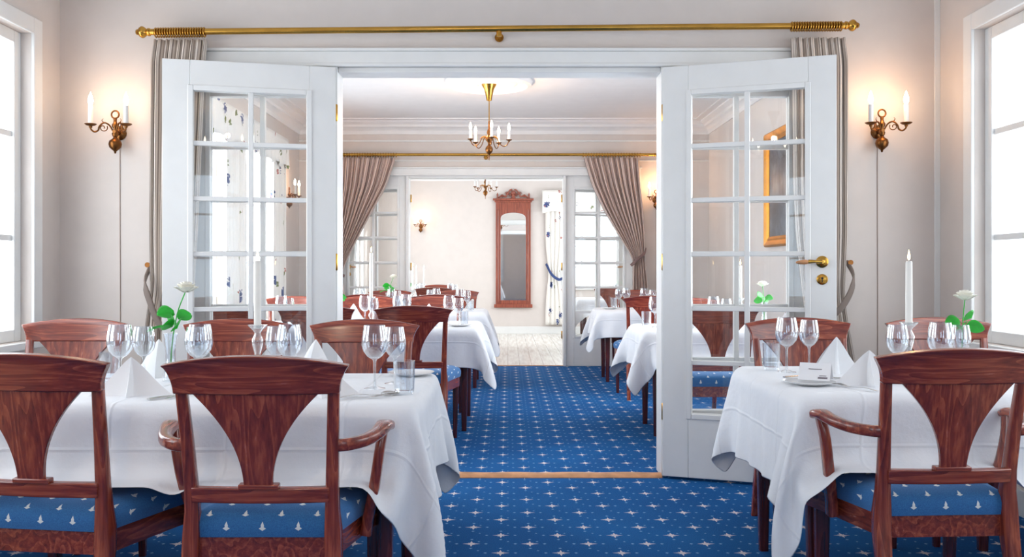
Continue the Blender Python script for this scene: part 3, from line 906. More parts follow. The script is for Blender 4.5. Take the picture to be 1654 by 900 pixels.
def spoon():
    m = MB()
    m.sweep(smoothpath([(0, 0, .006), (0, .05, .010), (0, .10, .005), (0, .135, .003)], 14), [.013, .013, .012, .011, .010, .008, .007, .006, .006, .006, .006, .006, .006, .007, .008], [.0022] * 15, 8)
    m.grid(lambda u, v: (.023 * math.sin(PI * v) ** .7 * math.cos(2 * PI * u) * (1 if math.cos(2 * PI * u) else 1), .162 - .030 * math.cos(PI * v), .004 + .007 * (abs(math.cos(2 * PI * u)) ** 2 * 1) * math.sin(PI * v) + .0014 * math.sin(2 * PI * u)), 20, 12, True)
    return m
def fork():
    m = MB()
    m.sweep(smoothpath([(0, 0, .004), (0, .05, .008), (0, .11, .004), (0, .14, .005)], 14), [.013, .013, .012, .011, .010, .008, .007, .006, .006, .006, .007, .010, .016, .021, .022], [.0022] * 15, 8)
    for k in range(4):
        x = -.0085 + k * .00567; m.sweep([(x, .138, .005), (x, .165, .009), (x * .95, .19, .006)], [.0035, .003, .0015], [.002] * 3, 6)
    return m
def knife():
    m = MB()
    m.sweep([(0, 0, .004), (0, .04, .005), (0, .10, .004)], [.015, .016, .011], [.006, .006, .005], 10)
    m.prism([(-.008, .098), (.006, .098), (.009, .12), (.010, .18), (.006, .205), (-.004, .212), (-.008, .19)], .0025, .0042)
    return m
SPN = one('spoon', spoon(), 'steel', 'spoon'); FRK = one('fork', fork(), 'steel', 'fork'); KNF = one('knife', knife(), 'steel', 'knife')
ZT = TZ + .0035
def vase_mesh():
    o = MB().lathe([(.024, 0), (.027, .003), (.026, .02), (.017, .07), (.016, .10), (.021, .15), (.024, .168), (.0225, .168), (.0145, .10), (.0155, .07), (.022, .022), (.001, .015)], 22).build('bud_vase', 'table_glass', ang=50)
    return tag(o, '', 'vase')
VA = Proto(vase_mesh())
def rose(lean, height, seed, nleaf=5, low_leaf=True):
    rn = random.Random(seed)
    r = thing('white_rose', (0, 0, 0), 0, '', 'flower')
    tip = Vector((lean, 0, height))
    path = smoothpath([(0, 0, .02), (lean * .1, 0, height * .4), (lean * .45, 0, height * .75), tuple(tip)], 14)
    MB().sweep(path, .004, None, 8, up=(0, 1, 0)).build('stem', 'leaf_green', r)
    b = MB()
    for ring_, (n, rad, hh, open_) in enumerate([(3, .011, .036, .1), (4, .018, .036, .3), (5, .027, .034, .6), (6, .035, .026, 1.0)]):
        for k in range(n):
            a0 = 2 * PI * k / n + ring_ * .7
            def pet(u, v, a0=a0, n=n, rad=rad, hh=hh, open_=open_):
                a = a0 + (u - .5) * 2 * PI / n * 1.45 * (1 - .25 * (v > .8))
                rr = rad * (.25 + .75 * v ** (.6)) + open_ * .006 * v * v
                return (tip.x + rr * math.cos(a), tip.y + rr * math.sin(a), tip.z - .006 + hh * v * (1 - .35 * open_ * v) - .004 * (2 * u - 1) ** 2)
            b.grid(pet, 7, 6)
    b.build('bloom', 'rose_petal', r, ang=80, solid=.0008)
    for k in range(nleaf):
        a = 2 * PI * k / nleaf + rn.uniform(-.3, .3); L = rn.uniform(.052, .066); zb = height * rn.uniform(.50, .68); el = rn.uniform(.35, .95)
        if low_leaf and k == 0: a, L, zb, el = PI, .085, height * .56, .25
        p = path[int(zb / height * 14)]
        ca, sa = math.cos(a), math.sin(a)
        tilt = (1.05 if rn.random() < .5 else -1.05) * rn.uniform(.7, 1.1) if not (low_leaf and k == 0) else .3
        def lf(u, v, tilt=tilt):
            w = .028 * math.sin(PI * min(1, v * .93 + .05)) ** .7 * (.38 if (low_leaf and k == 0) else 1)
            d = .010 + L * v; s = (2 * u - 1) * w; sh = s * math.cos(tilt)
            z = p.z + d * math.sin(el) * .8 - .35 * d * v + .005 * abs(2 * u - 1) + s * math.sin(tilt)
            return (p.x + ca * d - sa * sh, p.y + sa * d + ca * sh, z)
        MB().grid(lf, 7, 10).build('leaf', 'leaf_green', r, ang=80, solid=.0008)
    return r
RZ = Proto(rose(.055, .320, 1, 6)); RZ2 = Proto(rose(-.012, .285, 7, 5, False))
def vase_set(x, y, lv, lr, kind=0, rz=0):
    VA.put((x, y, ZT), 0, lv, 'glass bud vases'); (RZ if kind == 0 else RZ2).put((x, y, ZT), rz, lr, 'white roses in bud vases')
def top(px, py):
    """point on the table top seen at a pixel"""
    Y = (H - TZ) * F / (py - CY); return ((px - CX) * Y / F, Y)
GG = 'wine glasses laid on the tables'; GT = 'water tumblers laid on the tables'; GN = 'folded white napkins'; GC = 'cutlery on the tables'; GP = 'white side plates'
def put(p, xy, lab, group, rz=0, dz=0): return p.put((xy[0], xy[1], ZT + dz), rz, lab, group)
# long front table
put(WG, (-.434, 2.93), 'larger wine glass beside the tumbler at the near corner, long front table', GG)
put(WS, (-.385, 3.06), 'smaller wine glass half behind the tumbler at the near corner', GG)
put(TU, (-.323, 2.80), 'clear water tumbler at the aisle corner of the long front table', GT)
put(PL, (-.355, 3.30), 'white side plate behind the tumbler on the long front table', GP)
put(SPN, (-.50, 2.69), 'spoon with bowl beside the tumbler at the near corner', GC, R(-58), .001)
put(FRK, (-.53, 2.66), 'fork lying nearest the table edge beside the spoon and tumbler', GC, R(-68), .001)
put(NB, (-.575, 2.76), 'folded napkin lying open just behind the armchair crest', GN, R(15))
put(NA, (-.70, 3.27), 'standing napkin before the facing chair behind the armchair', GN, R(170))
put(NB, (-1.165, 2.78), 'tall pale napkin standing between the two front chairs', GN, R(8))
put(NA, (-1.275, 3.28), 'napkin standing behind the vase of the green-leaved rose', GN, R(190))
put(KNF, (-1.065, 2.66), 'knife lying beside the pale napkin between front chairs', GC, R(-30), .001)
put(FRK, (-1.02, 2.68), 'fork lying beside the knife between the two front chairs', GC, R(-32), .001)
put(WG, (-1.282, 2.97), 'larger wine glass above the pale napkin between front chairs', GG)
put(WS, (-1.248, 3.08), 'smaller wine glass overlapped by the larger one above the pale napkin', GG)
put(TU, (-1.375, 3.10), 'tumbler beside the overlapping wine glasses near the frame edge', GT)
vase_set(-1.172, 3.12, 'slim glass bud vase holding the green-leaved rose', 'white rose with bright green leaves on the long front table', 0, R(0))
put(WS, (-1.062, 3.06), 'smaller wine glass right beside the green-leaved rose vase', GG)
put(WG, (-1.022, 2.98), 'larger wine glass second from the green-leaved rose vase', GG)
candle_set(-.872, 3.13, 'lit white candle standing before the handleless front door', 'clear glass candlestick rising behind the front armchair')
put(WS, (-.795, 3.09), 'wine glass touching the candlestick behind the front armchair', GG)
put(WG, (-.722, 2.97), 'wine glass second from the candlestick behind the front armchair', GG)
# tent card table
put(TU, (1.020, 3.47), 'water tumbler at the far corner of the tent card table', GT)
put(WG, (1.060, 3.41), 'larger wine glass standing behind the tent card', GG)
put(WS, (1.175, 3.50), 'smaller wine glass between the tent card and the tall napkin', GG)
put(NA, (1.245, 3.40), 'tall napkin standing behind the tent card beside the wine glass', GN, R(-12))
put(NB, (1.215, 3.02), 'napkin half hidden by the armchair crest on the tent card table', GN, R(-4))
put(PL, (1.018, 3.03), 'white plate under the tent card', GP)
put(KNF, (.955, 3.10), 'butter knife resting on the plate by the tent card', GC, R(-62), .014)
put(FRK, (1.17, 2.84), 'fork lying right of the plate on the tent card table', GC, R(24), .001)
put(KNF, (1.225, 3.12), 'knife lying between the two napkins of the tent card table', GC, R(40), .001)
def tent_card(x, y, rz):
    r = thing('tent_card', (x, y, ZT + .0155), rz, 'folded white paper tent card with small grey print on a plate', 'card')
    L, hb, hh = .052, .034, .055
    m = MB(); n = Vector((0, -1, .6)).normalized() * .0008
    m.add([(-L, -hb, 0), (L, -hb, 0), (L, 0, hh), (-L, 0, hh), (L, hb, 0), (-L, hb, 0)], [(0, 1, 2, 3), (3, 2, 4, 5)])
    o = m.build('folded_sheet', 'paper', r, smooth=False, solid=.0009)
    ink = MB()
    f = lambda u, v: Vector((lerp(-L, L, u), lerp(-hb, 0, v), lerp(0, hh, v))) + Vector((0, -.0012, .0007))
    for (a, b, v0, v1) in ((.62, .92, .10, .20), (.66, .88, .25, .29), (.30, .72, .62, .66)):
        ink.add([f(a, v0), f(b, v0), f(b, v1), f(a, v1)], [(0, 1, 2, 3)])
    ink.build('print', 'ink', r, smooth=False)
tent_card(1.050, 3.06, R(-30))
candle_set(1.475, 3.30, 'lit white candle standing on the tent card table', 'clear glass candlestick on the tent card table')
put(WS, (1.38, 3.18), 'wine glass left of the candlestick on the tent card table', GG)
put(WG, (1.485, 3.08), 'wine glass standing before the candlestick on the tent card table', GG)
put(WS, (1.60, 3.18), 'wine glass cut by the frame edge on the tent card table', GG)
vase_set(1.70, 3.36, 'bud vase at the frame edge on the tent card table', 'white rose at the frame edge above the tent card table', 1, R(180))
# middle and end rooms: one laid place after another
def place(tab, x, side, who, tum=True, nap=True):
    """a laid place; side -1 = near edge, +1 = far edge"""
    t = TT[tab]; e = t[2] if side < 0 else t[3]; s = -side; g = -s
    put(WG, (x + s * .16, e + s * .27), 'larger wine glass laid for ' + who, GG)
    put(WS, (x + s * .23, e + s * .20), 'smaller wine glass laid for ' + who, GG)
    if tum: put(TU, (x + s * .27, e + s * .11), 'tumbler laid for ' + who, GT)
    if nap: put(NA, (x, e + s * .13), 'standing napkin laid for ' + who, GN, 0 if s > 0 else PI)
place('TL2', -.575, -1, 'the aisle chair just past the doorway, back to us')
place('TL2', -1.17, -1, 'the chair second from aisle past the doorway, back to us')
place('TL2', -1.76, -1, 'the chair third from aisle past the doorway')
place('TL2', -.595, 1, 'the facing aisle chair of the nearer window-side table')
place('TL2', -1.165, 1, 'the facing chair behind the tall candle')
candle_set(-.985, 6.48, 'tall lit candle on the table just past the doorway', 'glass candlestick of the tall candle past the doorway', True)
vase_set(-1.235, 6.55, 'bud vase just past the doorway beside the front door edge', 'white rose just past the doorway beside the front door edge', 1)
put(PL, (-.33, 6.20), 'side plate at the aisle corner past the doorway', GP)
place('TL3', -.62, -1, 'the aisle chair at the farther window-side table, back to us')
place('TL3', -1.28, -1, 'the second chair at the farther window-side table, back to us')
place('TL3', -.55, 1, 'the facing aisle chair near the far doorway')
place('TL3', -1.29, 1, 'the facing chair below the far door panes')
vase_set(-1.17, 8.78, 'bud vase on the farther window-side table before the far door', 'white rose with leaves before the far door panes', 0, R(20))
candle_set(-.93, 8.8, 'candle on the farther window-side table, before far door post', 'candlestick on the farther window-side table')
place('TR2', 1.25, -1, 'the chair seen through the handled door')
place('TR2', 1.88, -1, 'the chair by the wall behind the handled door')
place('TR2', 1.42, 1, 'the facing chair behind the handled door')
put(WG, (1.0, 6.10), 'wine glass at the aisle corner beside the handled door edge', GG)
put(TU, (.955, 6.18), 'tumbler at the aisle corner beside the handled door edge', GT)
candle_set(1.62, 6.25, 'lit candle seen through the handled door panes', 'candlestick seen through the handled door panes')
vase_set(1.80, 6.30, 'bud vase seen through the handled door', 'white rose seen through the handled door panes', 1)
place('TR3', 1.22, -1, 'the chair, back to us, under the tied-back curtain', nap=False)
place('TR3', 1.37, 1, 'the facing chair just below the tied-back curtain')
candle_set(1.60, 9.1, 'lit candle at the front door edge below the far wall lamp', 'candlestick below the far wall lamp')
put(PL, (1.02, 8.97), 'side plate on the table under the tied-back curtain', GP)
place('TL4', -.95, -1, 'the end-room chair with its back to us', tum=False)
place('TL4', -1.05, 1, 'the end-room chair facing us', tum=False)
candle_set(-1.27, 12.5, 'left of two candles beyond the far doorway', 'left of two candlesticks beyond the far doorway')
candle_set(-1.16, 12.45, 'right of two candles beyond the far doorway', 'right of two candlesticks beyond the far doorway')
vase_set(-1.38, 12.45, 'bud vase beside the two candles beyond the far doorway', 'rose beside the two candles beyond the far doorway', 1)
place('TR4', 1.35, -1, 'the end-room chair seen through the far door')

# ------------------------------------------------------------------ curtain rods and curtains
def rod(name_y, xa, xb, za, zb, wall_y, rings, brackets, label, rr=.0165):
    r = thing('curtain_rod', (0, 0, 0), 0, label, 'curtain rod', 'brass curtain rods')
    zz = lambda x: lerp(za, zb, (x - xa) / (xb - xa))
    y = name_y
    MB().sweep([(xa + .07, y, zz(xa + .07)), (xb - .07, y, zz(xb - .07))], rr * 2, None, 16).build('pole', 'brass', r, ang=80)
    for s, x in ((-1, xa), (1, xb)):
        p = [(.016, .075), (.021, .072), (.021, .062), (.013, .058), (.022, .05), (.030, .038), (.031, .03), (.024, .018), (.013, .012), (.016, .008), (.012, 0), (.001, -.004)]
        MB().lathe([(a, (b if s < 0 else -b)) for a, b in p], 18, (x, y, zz(x)), 'X').build('finial', 'brass', r, ang=50)
    for x in brackets:
        b = MB(); z = zz(x)
        b.lathe([(.024, 0), (.024, .006), (.012, .012)], 16, (x, wall_y - .012, z - .02), 'Y')
        b.sweep([(x, wall_y - .004, z - .02), (x, y + .0, z - .02)], .012); b.lathe([(.001, -.030), (.014, -.026), (.014, 0), (.010, .004)], 14, (x, y, z - .014))
        b.build('bracket', 'brass', r, ang=50)
    for (u0, u1, n) in rings:
        for k in range(n):
            x = lerp(u0, u1, k / (n - 1)); z = zz(x)
            m = MB(); R0 = rr + .007
            m.grid(lambda u, v: (x + .0042 * math.sin(2 * PI * v), y + (R0 + .0042 * math.cos(2 * PI * v)) * math.cos(2 * PI * u), z - .004 + (R0 + .0042 * math.cos(2 * PI * v)) * math.sin(2 * PI * u)), 14, 7, True)
            m.build('ring', 'brass', r, ang=80)
    return r
YR = Y1 - .11
rod(YR, at(220, YR), at(1387, YR), zat(52, YR), zat(41, YR), Y1, [(at(252, YR), at(330, YR), 20), (at(1279, YR), at(1358, YR), 20)], [at(806, YR)], 'long brass curtain rod above the near doorway')
YQ = Y2 - .11
rod(YQ, -2.20, 1.745, zat(250, YQ), zat(250, YQ), Y2, [(at(552, YQ), at(640, YQ), 22), (at(942, YQ), at(1034, YQ), 22)], [-.25], 'thinner-looking brass curtain rod above the far doorway', .017)

def curtain(secs, mat, label, n_folds, amp, group, tie=None, floral=False, uvs=1.0, hook=None, name='curtain', thick=.003):
    """secs: list of (z, x_left, x_right, y, fold_amplitude_scale) from top to hem"""
    r = thing(name, (0, 0, 0), 0, label, 'curtain', group)
    zs = [s[0] for s in secs][::-1]
    def val(k, z): return interp(zs, [s[k] for s in secs][::-1], z)
    z0, z1 = secs[0][0], secs[-1][0]
    nu, nv = n_folds * 8 + 1, 60
    # smooth the sections
    def fn(u, v):
        z = lerp(z0, z1, v)
        xl = sum(val(1, min(max(z + d, z1), z0)) for d in (-.05, -.025, 0, .025, .05)) / 5
        xr = sum(val(2, min(max(z + d, z1), z0)) for d in (-.05, -.025, 0, .025, .05)) / 5
        a = amp * val(4, z)
        ph = 2 * PI * n_folds * u
        uu = u + .25 / n_folds * math.sin(ph * .5 + 1.3) * .5
        x = lerp(xl, xr, min(1, max(0, uu)))
        y = val(3, z) + a * math.cos(ph + .6 * math.sin(3.1 * v + u * 5)) + a * .35 * math.cos(ph * .5 + 2 * v)
        return (x, y, z)
    m = MB().grid(fn, nu, nv, uv=True)
    m.build('drape', mat, r, ang=80, solid=thick)
    if tie:
        m = MB().sweep(smoothpath(tie, 20), [.012] * 21, [.034] * 21, 10, up=(0, 0, 1), sq=3); m.build('tieback', mat if not floral else 'blue_ribbon', r, ang=80)
    if hook:
        MB().lathe([(.014, 0), (.014, .006), (.006, .010), (.006, .05), (.012, .055), (.001, .06)], 12, (0, 0, 0), 'Y').build('hook', 'old_brass', r).location = (hook[0], hook[1], hook[2])
    return r
GCu = 'striped curtains at the near doorway'
YCu = Y1 - .085
zt = zat(62, YR)
X = lambda px: at(px, YCu)
curtain([(zt, X(246), X(336), YCu, .8), (zat(95, YCu), X(241), X(332), YCu, 1), (1.30, X(238), X(318), YCu + .01, .75), (1.0, X(239), X(312), YCu + .015, .55), (.86, X(233), X(306), YCu + .01, .7), (.55, X(224), X(318), YCu, 1), (.03, X(218), X(326), YCu, 1)],
        'curtain_front', 'striped beige curtain with tieback behind the handleless front door', 9, .019, GCu,
        tie=[(X(236), Y1 - .02, zat(428, YCu)), (X(239), YCu - .04, zat(455, YCu)), (X(248), YCu - .055, zat(485, YCu)), (X(262), YCu - .055, zat(520, YCu)), (X(280), YCu - .05, zat(540, YCu))], hook=(X(235), Y1 - .062, zat(428, YCu)))
curtain([(zt + .01, X(1278), X(1366), YCu, .8), (zat(95, YCu), X(1280), X(1371), YCu, 1), (1.55, X(1282), X(1372), YCu + .01, .8), (1.30, X(1286), X(1372), YCu + .01, .75), (1.0, X(1296), X(1368), YCu + .015, .5), (.86, X(1302), X(1371), YCu + .01, .65), (.55, X(1296), X(1388), YCu, 1), (.03, X(1290), X(1394), YCu, 1)],
        'curtain_front', 'striped beige curtain with tieback behind the brass-handled door', 9, .019, GCu,
        tie=[(X(1376), Y1 - .02, zat(424, YCu)), (X(1375), YCu - .03, zat(445, YCu)), (X(1368), YCu - .055, zat(470, YCu)), (X(1352), YCu - .058, zat(497, YCu)), (X(1335), YCu - .05, zat(512, YCu))], hook=(X(1377), Y1 - .062, zat(424, YCu)))
GCr = 'striped curtains at the far doorway'
YD = Y2 - .10
X = lambda px: at(px, YD); Z = lambda py: zat(py, YD)
curtain([(Z(255), X(550), X(640), YD, .7), (Z(300), X(549), X(625), YD, .9), (Z(350), X(545), X(597), YD, .8), (Z(400), X(537), X(570), YD, .6), (Z(430), X(531), X(556), YD, .45), (Z(448), X(529), X(552), YD, .45), (Z(480), X(527), X(557), YD, .6), (.05, X(524), X(566), YD, .8)],
        'curtain_rear', 'striped mauve curtain swept aside left of the far doorway', 11, .036, GCr, tie=[(X(524), Y2 - .02, Z(420)), (X(535), YD - .06, Z(432)), (X(550), YD - .065, Z(443)), (X(557), YD - .03, Z(446))])
curtain([(Z(255), X(942), X(1033), YD, .7), (Z(300), X(956), X(1036), YD, .9), (Z(340), X(975), X(1040), YD, .85), (Z(380), X(999), X(1042), YD, .6), (Z(410), X(1018), X(1042), YD, .45), (Z(425), X(1023), X(1042), YD, .45), (Z(455), X(1022), X(1046), YD, .6), (.05, X(1020), X(1054), YD, .8)],
        'curtain_rear', 'striped mauve curtain swept aside right of the far doorway', 11, .036, GCr, tie=[(X(1045), Y2 - .02, Z(402)), (X(1040), YD - .05, Z(409)), (X(1028), YD - .07, Z(420)), (X(1018), YD - .05, Z(429))])
# floral window curtains (side walls: run along Y)
def side_curtain(y0, y1, z0, z1, label, wallx, inn, nf=4):
    r = thing('floral_curtain', (0, 0, 0), 0, label, 'curtain', 'floral curtains at the windows')
    def fn(u, v):
        ph = 2 * PI * nf * u
        return (wallx + inn * (.07 + .022 * math.cos(ph + .5 * math.sin(2 * v))), lerp(y0, y1, u) + .01 * math.sin(ph * .5), lerp(z1, z0, v))
    m = MB().grid(fn, nf * 8 + 1, 24, uv=True)
    for k in list(m.uv): m.uv[k] = (m.uv[k][0] * (y1 - y0) * 1.6, m.uv[k][1] * (z1 - z0))
    m.build('drape', 'floral', r, ang=80, solid=.003)
    return r
def pelmet(y0, y1, z0, z1, label, wallx, inn, axis='Y'):
    def fn(u, v):
        d = .11 + .012 * math.cos(2 * PI * 9 * u) * v; z = lerp(z1, z0 + .035 * math.sin(2 * PI * 2 * u) ** 2, v)
        return (wallx + inn * d, lerp(y0, y1, u), z) if axis == 'Y' else (lerp(y0, y1, u), wallx + inn * d, z)
    m = MB().grid(fn, 73, 8, uv=True)
    for k in list(m.uv): m.uv[k] = (m.uv[k][0] * (y1 - y0), m.uv[k][1] * (z1 - z0) + .3)
    b = MB()
    if axis == 'Y': b.box(*sorted((wallx + inn * .002, wallx + inn * .10)), y0, y1, z1 - .03, z1)
    else: b.box(y0, y1, *sorted((wallx + inn * .002, wallx + inn * .10)), z1 - .03, z1)
    r = thing('floral_pelmet', (0, 0, 0), 0, label, 'pelmet', 'floral pelmets above the windows')
    m.build('valance', 'floral', r, ang=80, solid=.003); b.build('board', 'trim_paint', r)
side_curtain(5.72, 6.02, .25, 2.42, 'floral curtain on the window side, nearest the front doorway', XL, 1)
side_curtain(7.38, 7.90, .25, 2.42, 'floral curtain between the two side windows of second room', XL, 1, 6)
side_curtain(8.86, 9.36, .25, 2.42, 'floral curtain in the corner by the far door, window side', XL, 1, 5)
pelmet(5.70, 7.95, 2.16, 2.47, 'floral pelmet over the wide side window of second room', XL, 1)
pelmet(8.10, 9.38, 2.16, 2.47, 'floral pelmet over the narrow side window of second room', XL, 1)
def end_curtain(x0, x1, label):
    r = thing('floral_curtain', (0, 0, 0), 0, label, 'curtain', 'floral curtains at the windows')
    zt_, zb = 2.3, .16; nf = 4
    def fn(u, v):
        ph = 2 * PI * nf * u; z = lerp(zt_, zb, v)
        pin = .12 * math.exp(-((z - 1.05) / .35) ** 2)
        xa, xb = (x0, x1)
        return (lerp(xa + pin * .4, xb - pin * .6, u), Y3 - .066 + .020 * math.cos(ph), z)
    m = MB().grid(fn, nf * 8 + 1, 40, uv=True)
    for k in list(m.uv): m.uv[k] = (m.uv[k][0] * .55, m.uv[k][1] * 2.1)
    m.build('drape', 'floral', r, ang=80, solid=.003)
    MB().sweep(smoothpath([(x0 + .01, Y3 - .03, 1.22), (x0 + .10, Y3 - .13, 1.04), (x0 + .22, Y3 - .135, .95), (x1 - .02, Y3 - .13, .97)], 14), [.012] * 15, [.05] * 15, 8).build('tieback', 'blue_ribbon', r)
end_curtain(.66, .98, 'floral curtain with blue tieback right of the mirror')
end_curtain(1.90, 2.20, 'floral curtain right of the end window')
pelmet(.60, 2.24, 2.10, 2.50, 'floral pelmet over the end window beyond the mirror', Y3, -1, 'X')

# ------------------------------------------------------------------ lamps
def lamp_light(parent, loc, power, radius=.03, color=(1.0, .60, .32)):
    l = bpy.data.lights.new('lamp_light', 'POINT'); l.energy = power; l.color = color; l.shadow_soft_size = radius
    o = bpy.data.objects.new('lamp_light', l); COL.objects.link(o); o.parent = parent; o.location = loc
def lit_candle(parent, x, y, z, hs=.072, lit=True):
    c = MB().lathe([(.0125, z), (.0125, z + hs), (.009, z + hs + .001)], 14, (x, y, 0)).build('candle_sleeve', 'candle_sleeve', parent, ang=50)
    b = MB().lathe([(.006, z + hs), (.012, z + hs + .016), (.0135, z + hs + .028), (.009, z + hs + .048), (.003, z + hs + .066), (.0005, z + hs + .072)], 14, (x, y, 0)).build('bulb', 'bulb' if lit else 'candle_sleeve', c, ang=80)
def drip(parent, x, y, z, r=.03):
    MB().lathe([(.006, z - .016), (.009, z - .012), (.008, z - .006), (r * .7, z - .003), (r, z + .004), (r, z + .006), (r * .6, z), (.001, z)], 18, (x, y, 0)).build('drip_pan', 'old_brass', parent, ang=50)
def scroll_arm(parent, fx, mat='old_brass', w=.009):
    """S-scroll along a local planar map fx(s, z) -> point"""
    main = [(.012, .0), (.03, .028), (.055, .036), (.076, .015), (.082, -.006), (.10, -.016), (.116, -.004), (.118, .012)]
    MB().sweep(smoothpath([fx(s, z) for s, z in main], 30), [w] * 31, None, 8, up=(0, .3, 1)).build('arm', mat, parent, ang=80)
    curl = [(.058 + .022 * (1 - t * .8) * math.cos(2.6 + 7.5 * t), .010 + .022 * (1 - t * .8) * math.sin(2.6 + 7.5 * t)) for t in [i / 16 for i in range(17)]]
    m = MB().sweep([fx(s, z) for s, z in curl], [w * .62] * 17, None, 6, up=(0, .3, 1))
    m.sweep(smoothpath([fx(.055, .036), fx(.064, .048), fx(.058, .058)], 6), [.005, .005, .0045, .004, .0035, .003, .002], None, 6, up=(0, .3, 1))
    m.build('scroll', mat, parent, ang=80)
def sconce(x, y, z, label, facing=0.0, cord=True, power=4.5):
    """two-candle brass wall lamp; local +y is into the wall"""
    r = thing('wall_lamp', (x, y, z), facing, label, 'wall lamp', 'two-candle brass wall lamps')
    MB().lathe([(.001, -.125), (.005, -.122), (.007, -.112), (.015, -.106), (.030, -.092), (.034, -.075), (.030, -.058), (.014, -.046), (.009, -.038), (.014, -.032), (.017, -.02), (.011, -.008), (.009, .006), (.016, .016), (.018, .026), (.010, .038), (.008, .05), (.010, .056), (.005, .062)], 18, (0, -.06, 0)).build('body', 'old_brass', r, ang=60)
    m = MB()
    m.grid(lambda u, v: ((.020 + .0045 * math.cos(2 * PI * v)) * math.cos(2 * PI * u), -.06 + .0045 * math.sin(2 * PI * v), .082 + (.020 + .0045 * math.cos(2 * PI * v)) * math.sin(2 * PI * u)), 20, 8, True)
    m.build('ring_finial', 'old_brass', r, ang=80)
    b = MB().lathe([(.036, 0), (.036, -.006), (.028, -.012), (.012, -.016), (.009, -.075)], 18, (0, 0, -.01), 'Y'); b.build('backplate', 'old_brass', r, ang=50)
    for s in (-1, 1):
        scroll_arm(r, lambda a, zz, s=s: (s * a * .78, -.06 - a * .70, zz - .004))
        ex, ey = s * .118 * .78, -.06 - .118 * .70
        drip(r, ex, ey, .014); lit_candle(r, ex, ey, .016, .098)
    if cord:
        MB().sweep([(0, -.004, -.03), (0, -.0035, -.4), (0.002, -.0035, -.9), (0, -.0035, -z + .13)], .0034, None, 6, up=(0, 1, 0)).build('cord', 'cord', r)
    lamp_light(r, (0, -.17, .16), power, .03, (1.0, .52, .22))
    return r
sconce(at(194, Y1), Y1, zat(213, Y1), 'lit brass wall lamp beside the beige curtain near the handleless door', power=.95)
sconce(at(1417, Y1), Y1, zat(211, Y1), 'lit brass wall lamp beside the brass-handled door', power=1.6)
sconce(1.70, Y2, zat(322, Y2), 'lit brass wall lamp right of the far curtain', power=3.2)
sconce(XL, 9.62, zat(318, 9.62), 'lit brass wall lamp by the corner seen through the handleless door', PI / 2, False, power=2.5)
sconce(at(680, Y3), Y3, zat(365, Y3), 'lit wall lamp on the end wall above two candles', power=1.6, cord=False)
def chandelier(x, y, zbot, zceil, label, rad=.185, lit=True, power=20, color=(1.0, .60, .32)):
    r = thing('chandelier', (x, y, 0), 0, label, 'chandelier', 'brass candle chandeliers')
    z0 = zbot
    MB().lathe([(.001, z0), (.004, z0 + .004), (.006, z0 + .045), (.012, z0 + .055), (.030, z0 + .075), (.036, z0 + .098), (.030, z0 + .12), (.014, z0 + .135), (.010, z0 + .15), (.016, z0 + .165), (.030, z0 + .18), (.034, z0 + .19), (.016, z0 + .205), (.012, z0 + .23), (.022, z0 + .25), (.018, z0 + .27), (.009, z0 + .29), (.007, z0 + .36)], 20).build('body', 'old_brass', r, ang=50)
    MB().sweep([(0, 0, z0 + .34), (0, 0, zceil - .12)], .010, None, 10).build('rod', 'brass', r)
    MB().lathe([(.012, zceil - .155), (.024, zceil - .15), (.030, zceil - .11), (.045, zceil - .05), (.066, zceil - .012), (.068, zceil - .001)], 20).build('canopy', 'brass', r, ang=50)
    n = 5
    for k in range(n):
        a = 2 * PI * k / n - PI / 2 + .14
        f = lambda s, zz: (s * math.cos(a), s * math.sin(a), z0 + .15 + zz)
        pts = [(.012, .035), (.04, .06), (.07, .05), (.095, .005), (.13, -.025), (.165, -.015), (rad, .025)]
        m = MB().sweep(smoothpath([f(s, zz) for s, zz in pts], 26), .009, None, 8, up=(.02, .03, 1)); m.build('arm', 'old_brass', r, ang=80)
        lf = MB()
        for q in range(3):
            b = a + (q - 1) * .35
            lf.sweep(smoothpath([(.02 * math.cos(b), .02 * math.sin(b), z0 + .19), (.055 * math.cos(b), .055 * math.sin(b), z0 + .215), (.085 * math.cos(b), .085 * math.sin(b), z0 + .195)], 8), [.006, .012, .014, .013, .011, .009, .007, .005, .003], [.004] * 9, 6)
        lf.build('acanthus_leaf', 'gold', r, ang=80)
        drip(r, rad * math.cos(a), rad * math.sin(a), z0 + .178, .028); lit_candle(r, rad * math.cos(a), rad * math.sin(a), z0 + .18, .085, lit)
    if lit: lamp_light(r, (0, 0, z0 + .34), power, .025, color)
    return r
chandelier(at(790, 8.2), 8.2, zat(259, 8.2), ZC - .022, 'lit brass chandelier hanging from the plaster ceiling rose', power=15)
chandelier(-.6, -.4, 2.20, ZC, 'lit front-room chandelier seen only as flames mirrored in the open door panes', .24, power=42, color=(1.0, .76, .54))
chandelier(at(784, 13.4), 13.4, zat(322, 13.4), ZC, 'small chandelier beyond the far doorway, left of the mirror', .17, lit=False)
m = MB().lathe([(.001, ZC - .022), (.10, ZC - .022), (.12, ZC - .040), (.15, ZC - .022), (.20, ZC - .020), (.225, ZC - .042), (.26, ZC - .020), (.32, ZC - .020), (.35, ZC - .048), (.385, ZC - .036), (.40, ZC)], 64, (at(790, 8.2), 8.2, 0))
tag(m.build('ceiling_rose', 'plaster_white', ang=30), 'round moulded plaster rose on the ceiling around the chandelier', 'ceiling rose')

